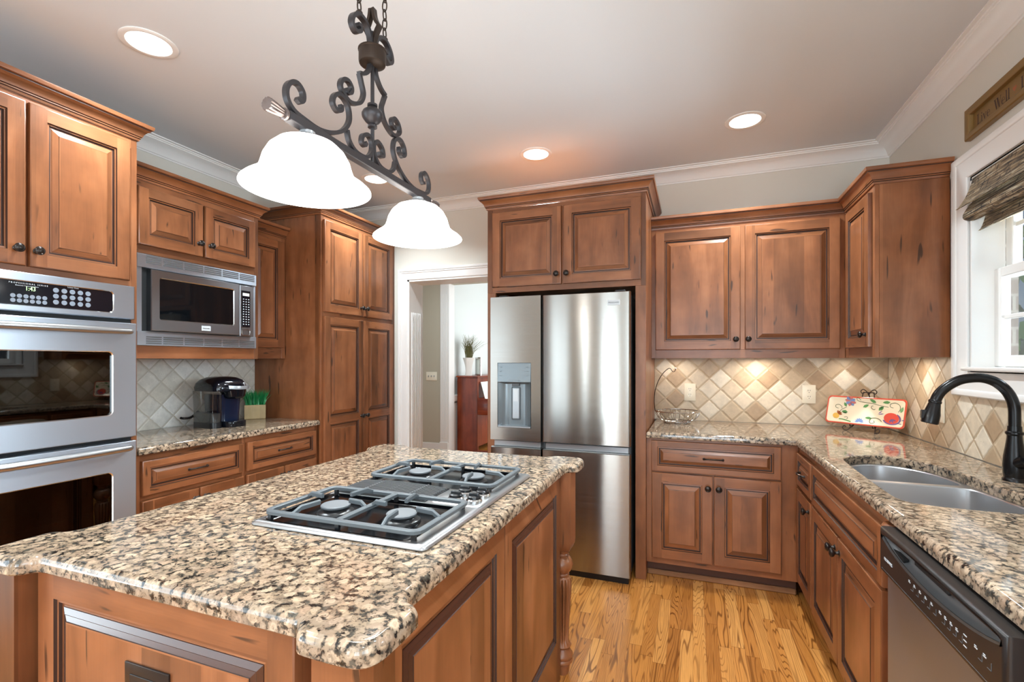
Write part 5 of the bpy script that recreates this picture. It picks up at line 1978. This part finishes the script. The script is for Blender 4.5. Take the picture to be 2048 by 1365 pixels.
def pp(px, py):
    u = (px - 310 + (py - 200) * 0.13) / 1375
    w = (py - 205 - 50 * u) / 570
    x, zz = (u - .5) * TW, (1 - w) * TH
    e = min(x + h, h - x, zz, TH - zz)
    y = .0019 if e > .031 else (.0000 if e > .0255 else -.008 + (e - .009) / .017 * .008)
    return Vector((x, y - .0012, zz))


def poly(pts, m, lift=0):
    mb.f([mb.v(pp(a, b) - Vector((0, lift, 0))) for a, b in pts], PC[m])


def petal(cx, cy, ang_, L, w, m, lift=0):
    c, s_ = math.cos(ang_), math.sin(ang_)
    poly([(cx + c * t * L - s_ * q * w, cy + s_ * t * L + c * q * w) for t, q in ((0, 0), (.3, .8), (.65, 1), (1, 0), (.65, -1), (.3, -.8))], m, lift)


def vine(pts, m='vine', w=9):
    P = cat([(a, b, 0) for a, b in pts], 5)
    for a, b in zip(P, P[1:]):
        d = (b - a).normalized()
        n_ = Vector((-d.y, d.x, 0)) * w * .5
        poly([(a.x - n_.x, a.y - n_.y), (b.x - n_.x, b.y - n_.y), (b.x + n_.x, b.y + n_.y), (a.x + n_.x, a.y + n_.y)], m)


for k in range(8):
    petal(715, 320, k * PI / 4 + .3, 105, 34, 'blue' if k % 2 else 'pink')
for k in range(7):
    petal(865, 730, PI + k * PI / 6, 85, 16, 'blue')


def disc(cx, cy, rx, ry, m, r0=0.0, a0=0.0, a1=2 * PI, lift=0):
    n, q = 20, 4
    for i in range(n):
        t0, t1 = a0 + (a1 - a0) * i / n, a0 + (a1 - a0) * (i + 1) / n
        for j in range(q):
            u0, u1 = r0 + (1 - r0) * j / q, r0 + (1 - r0) * (j + 1) / q
            P = [(cx + rx * u * math.cos(t), cy + ry * u * math.sin(t)) for u, t in ((u0, t0), (u1, t0), (u1, t1), (u0, t1))]
            poly(P[1:] if u0 == 0 else P, m, lift)


disc(440, 625, 62, 58, 'yellow')
for k in range(4):
    petal(480, 590, -1.6 + k * .55, 80, 20, 'brown')
disc(1405, 635, 150, 118, 'plum', .80, -.9, 2.9)
disc(1400, 625, 122, 106, 'rose', lift=.0003)
for t in (.4, 1.2, 2.0):
    petal(1400, 640, t, 80, 14, 'plum', .0012)
for cx, cy, t, L, w, m in ((600, 340, 1.2, 100, 26, 'leaf'), (545, 530, .1, 115, 34, 'leaf'), (1060, 265, .6, 125, 30, 'leaf'), (1270, 325, -.1, 130, 26, 'leaf'),
                           (1035, 370, 2.6, 120, 28, 'leaf'), (1285, 400, 2.4, 120, 34, 'leaf'), (1600, 400, 2.0, 120, 30, 'leaf'), (960, 640, 0, 120, 24, 'leaf'),
                           (1120, 280, .9, 60, 14, 'dleaf'), (560, 545, .25, 85, 14, 'dleaf'), (1275, 402, 2.5, 75, 14, 'dleaf'), (1590, 440, 2.2, 75, 14, 'dleaf'),
                           (1180, 560, -.2, 110, 9, 'plum'), (1190, 545, -.7, 90, 9, 'plum'), (1560, 660, -.1, 60, 9, 'plum'), (1500, 720, .1, 70, 9, 'plum')):
    petal(cx, cy, t, L, w, m)
vine([(905, 290), (870, 250), (838, 260), (850, 300), (960, 330), (1110, 350), (1230, 385), (1360, 410)])
vine([(1440, 420), (1390, 400), (1400, 345), (1480, 325), (1540, 370), (1545, 440), (1515, 500)])
vine([(1140, 455), (1120, 470), (1075, 440), (1085, 400), (1110, 395)])
vine([(1110, 690), (1120, 730), (1060, 745), (1040, 700), (1070, 645), (1150, 635), (1210, 660), (1240, 700)], w=12)
vine([(505, 550), (540, 500), (600, 460), (640, 440)])
vine([(490, 470), (440, 450), (440, 405), (500, 390), (550, 430), (550, 470)])
vine([(495, 690), (560, 695), (620, 710), (720, 740)], 'leaf', 22)
vine([(590, 650), (640, 640), (655, 670), (630, 690)])
o = mb.build('serving_tray', recalc=False)
tag(o, 'cream rectangular tray painted with flowers and a coral rim, standing on the easel', 'tray')

# ------------------------------------------------------------------ wall sign
SL = 1.00
root = thing('wall_sign', 'bronze framed wooden sign reading Live Well above the window', 'sign', (XR - 0.0005, 2.827, 2.364), -R90)
SG = M['sign']
mb = MB()
mb.sweep([(0, 0, 0), (SL, 0, 0), (SL, 0, .143), (0, 0, .143)], [(0, 0), (0, .020), (-.004, .025), (-.020, .025), (-.030, .019), (-.032, .012), (-.032, 0)], (0, -1, 0), SG, closed=True)
mb.build('frame', root)
mb = MB()
mb.box((.028, -.004, .028), (SL - .028, 0, .115), SG, bev=0)
bd = mb.build('board', root)
ST_ = []


def glyph(ch):
    q = []
    bx = lambda a, b, c, d: q.append([(a, c), (b, c), (b, d), (a, d)])
    if ch == 'L':
        bx(.12, .27, 0, 1); bx(.02, .38, .955, 1); bx(.02, .62, 0, .05); q.append([(.57, .05), (.62, .05), (.65, .26), (.62, .26)])
        return q, .70
    if ch == 'i':
        bx(.10, .22, 0, .62); bx(.02, .30, 0, .04); bx(.02, .16, .58, .62)
        q.append([(.16 + .075 * math.cos(t), .83 + .075 * math.sin(t)) for t in [k * PI / 6 for k in range(12)]])
        return q, .36
    if ch == 'v':
        q.append([(.04, .62), (.19, .62), (.37, 0), (.29, 0)]); q.append([(.29, 0), (.35, 0), (.55, .62), (.49, .62)])
        bx(0, .25, .58, .62); bx(.42, .62, .58, .62)
        return q, .64
    if ch == 'e':
        c = (.30, .31)
        for k in range(20):
            t0, t1 = math.radians(5 + k * 15.5), math.radians(5 + (k + 1) * 15.5)
            w0, w1 = [.05 + .075 * max(0, -math.cos(t)) for t in (t0, t1)]
            q.append([(c[0] + .27 * math.cos(t0), c[1] + .32 * math.sin(t0)), (c[0] + .27 * math.cos(t1), c[1] + .32 * math.sin(t1)),
                      (c[0] + (.27 - w1) * math.cos(t1), c[1] + (.32 - w1 * .6) * math.sin(t1)), (c[0] + (.27 - w0) * math.cos(t0), c[1] + (.32 - w0 * .6) * math.sin(t0))])
        bx(.08, .55, .31, .36)
        return q, .62
    if ch == 'W':
        q.append([(.04, 1), (.22, 1), (.45, 0), (.36, 0)]); q.append([(.36, 0), (.42, 0), (.66, .95), (.60, .95)])
        q.append([(.46, 1), (.64, 1), (.88, 0), (.79, 0)]); q.append([(.79, 0), (.85, 0), (1.10, 1), (1.04, 1)])
        bx(-.02, .30, .96, 1); bx(.40, .72, .96, 1); bx(.97, 1.17, .96, 1)
        return q, 1.14
    if ch == 'l':
        bx(.10, .23, 0, 1.02); bx(.01, .32, 0, .04); bx(.01, .17, .98, 1.02)
        return q, .36
    return q, .35


def serif(word, x, zb, size, name):
    mb = MB()
    for ch in word:
        q, adv = glyph(ch)
        for P in q:
            mb.f([mb.v((x + a * size, -.0046, zb + b * size)) for a, b in P], M['sign_text'])
        x += adv * size
    mb.build(name, bd, recalc=False, flat=True)


serif('Live', .062, .047, .045, 'lettering')
serif('Well', .193, .046, .045, 'lettering')
mb = MB()
hp = []
for k in range(24):
    t = 2 * PI * k / 24
    hp.append((.334 + .0008 * 16 * math.sin(t) ** 3, .070 + .0008 * (13 * math.cos(t) - 5 * math.cos(2 * t) - 2 * math.cos(3 * t) - math.cos(4 * t))))
mb.f([mb.v((a, -.0046, b)) for a, b in hp[::-1]], M['heart'])
mb.build('heart', bd, recalc=False, flat=True)
serif('L', .372, .047, .045, 'lettering')

# ------------------------------------------------------------------ woven roman shade
root = thing('roman_shade', 'woven brown roman shade drawn up at the top of the window', 'window shade', (1.19, 2.22, 2.0))


def flap(nm, prof, ya, yb, th=0.006):
    mb = MB()
    rnd = random.Random(len(nm))
    P = cat([(x, 0, zz) for x, zz in prof], 5)
    ns = 40
    loops = []
    for k in range(ns + 1):
        y = ya + (yb - ya) * k / ns
        w = rnd.uniform(-.0022, .0022)
        front = [(p.x + w * (i / len(P)), y, p.z + w * (i / len(P))) for i, p in enumerate(P)]
        back = [(p.x + th + w * (i / len(P)), y, p.z + w * (i / len(P))) for i, p in enumerate(P)][::-1]
        loops.append(front + back)
    mb.loft(loops, M['woven'], cap0=True, cap1=True)
    mb.build(nm, root, world=True, sharp=60)


flap('top_flap', [(1.194, 2.186), (1.186, 2.15), (1.168, 2.10), (1.146, 2.062), (1.132, 2.046)], 1.64, 2.800)
flap('middle_fold', [(1.20, 2.09), (1.172, 2.050), (1.156, 2.018), (1.160, 1.998), (1.185, 1.990), (1.215, 2.000)], 1.645, 2.792)
flap('bottom_fold', [(1.240, 2.06), (1.232, 2.00), (1.220, 1.958), (1.208, 1.940)], 1.65, 2.785)

# ------------------------------------------------------------------ hall and piano room
root = thing('light_switch', 'white three-gang light switch plate on the taupe hall wall', 'light switch', (-3.52, YH - .0005, 1.135))
mb = MB()
mb.box((-.088, -.007, -.062), (.088, 0, .062), M['ivory'], bev=.004, seg=2)
mb.build('cover_plate', root)
for k in (-1, 0, 1):
    mb = MB()
    mb.box((k * .046 - .005, -.018, -.010), (k * .046 + .005, -.006, .012), M['ink'] if k == 9 else M['alu'], bev=.002)
    mb.build('toggle', root)

PX0, PX1, PY0, PY1 = -3.238, -2.912, 6.35, 7.80
PK = PX1 + .225
MG = M['mahogany']
root = thing('upright_piano', 'reddish brown upright piano seen end-on through the doorway', 'piano', ((PX0 + PX1) / 2, (PY0 + PY1) / 2, 0))
mb = MB()
for y in (PY0, PY1 - .045):
    mb.box((PX0, y, 0), (PX1, y + .045, 1.112), MG, 2, .004)
    mb.box((PX1, y, .575), (PK, y + .045, .81), MG, 0, .008, 2)
    mb.box((PK - .07, y, .06), (PK - .01, y + .045, .575), MG, 2, .006)
    mb.box((PX1 - .05, y - .002, 0), (PK + .01, y + .05, .06), MG, 0, .006)
mb.box((PX0, PY0 + .045, .05), (PX0 + .03, PY1 - .045, 1.112), MG, 2, 0)
mb.box((PX1 - .06, PY0 + .045, .10), (PX1 - .035, PY1 - .045, .62), MG, 2, 0)
mb.box((PX1 - .09, PY0 + .045, .80), (PX1 - .07, PY1 - .045, 1.112), MG, 2, 0)
mb.build('case', root, world=True)
mb = MB()
mb.box((PX0 - .01, PY0 - .015, 1.112), (PX1 + .01, PY1 + .015, 1.137), MG, 1, .004)
mb.build('lid', root, world=True)
mb = MB()
mb.box((PX1 - .035, PY0 + .046, .62), (PK - .015, PY1 - .046, .665), MG, 1, 0)
mb.build('key_bed', root, world=True)
mb = MB()
for k in range(52):
    y = PY0 + .06 + k * (PY1 - PY0 - .12) / 52
    mb.box((PX1 - .03, y, .665), (PK - .04, y + .0235, .685), M['vase'], bev=.001)
mb.build('white_keys', root, world=True)
mb = MB()
for k in range(51):
    if k % 7 not in (2, 6):
        y = PY0 + .06 + (k + .65) * (PY1 - PY0 - .12) / 52
        mb.box((PX1 - .03, y, .685), (PK - .10, y + .013, .697), M['black'], bev=.001)
mb.build('black_keys', root, world=True)

root = thing('sheet_music', 'pale sheet of music leaning on the piano above the keys', 'sheet music', (PX1 + .03, 6.62, .735))
mb = MB()
mb.loft([[(-.01 + .065, -.15, 0), (.055, .15, 0), (-.035, .15, .31), (-.035, -.15, .31)],
         [(.060, -.15, 0), (.060, .15, 0), (-.030, .15, .31), (-.030, -.15, .31)]], M['sheet'], cap0=True, cap1=True)
mb.build('pages', root)

root = thing('vase', 'white square vase of dry grass standing on the piano', 'vase', (-3.115, 6.48, 1.137), .35)
mb = MB()
R = []
for k in range(9):
    t = k / 8
    q = .050 + .020 * t - .012 * math.sin(PI * t)
    a = .5 * t
    R.append([((x * math.cos(a) - y * math.sin(a)), (x * math.sin(a) + y * math.cos(a)), .265 * t) for x, y in rr2(-q, q, -q, q, .012, 3)])
q = .066
a = .5
R.append([((x * math.cos(a) - y * math.sin(a)), (x * math.sin(a) + y * math.cos(a)), .265) for x, y in rr2(-q, q, -q, q, .012, 3)])
R.append([((x * math.cos(a) - y * math.sin(a)), (x * math.sin(a) + y * math.cos(a)), .22) for x, y in rr2(-q * .9, q * .9, -q * .9, q * .9, .012, 3)])
mb.loft(R, M['vase'], cap0=True, cap1=True)
mb.build('vessel', root)
mb = MB()
rnd = random.Random(5)
for i in range(170):
    x, y = rnd.uniform(-.04, .04), rnd.uniform(-.04, .04)
    h = rnd.uniform(.18, .36)
    lx, ly = max(-.075, rnd.gauss(.01, .085)), rnd.gauss(0, .08)
    if i % 23 == 0:
        lx = abs(lx) * 2.4
        h *= .8
    pts = cat([(x, y, .22), (x + lx * .3, y + ly * .3, .25 + h * .55), (x + lx, y + ly, .25 + h)], 3)
    mb.tube(pts, .002, M['drygrass'], 4, radii=[.0028 - .0018 * k / (len(pts) - 1) for k in range(len(pts))])
g = mb.build('dry_grass', root)
g['kind'] = 'stuff'

root = thing('picture_frame', 'silver picture frame standing on the piano beside the vase', 'picture frame', (-2.99, 6.56, 1.137), -.5)
mb = MB()
mb.sweep([(-.07, 0, 0), (.07, 0, 0), (.07, 0, .27), (-.07, 0, .27)], [(0, 0), (0, .014), (-.022, .018), (-.026, 0)], (0, -1, 0), M['chrome'], closed=True)
mb.build('frame', root)
mb = MB()
mb.box((-.05, -.004, .02), (.05, -.001, .25), M['sheet'], bev=0)
mb.build('photo', root)
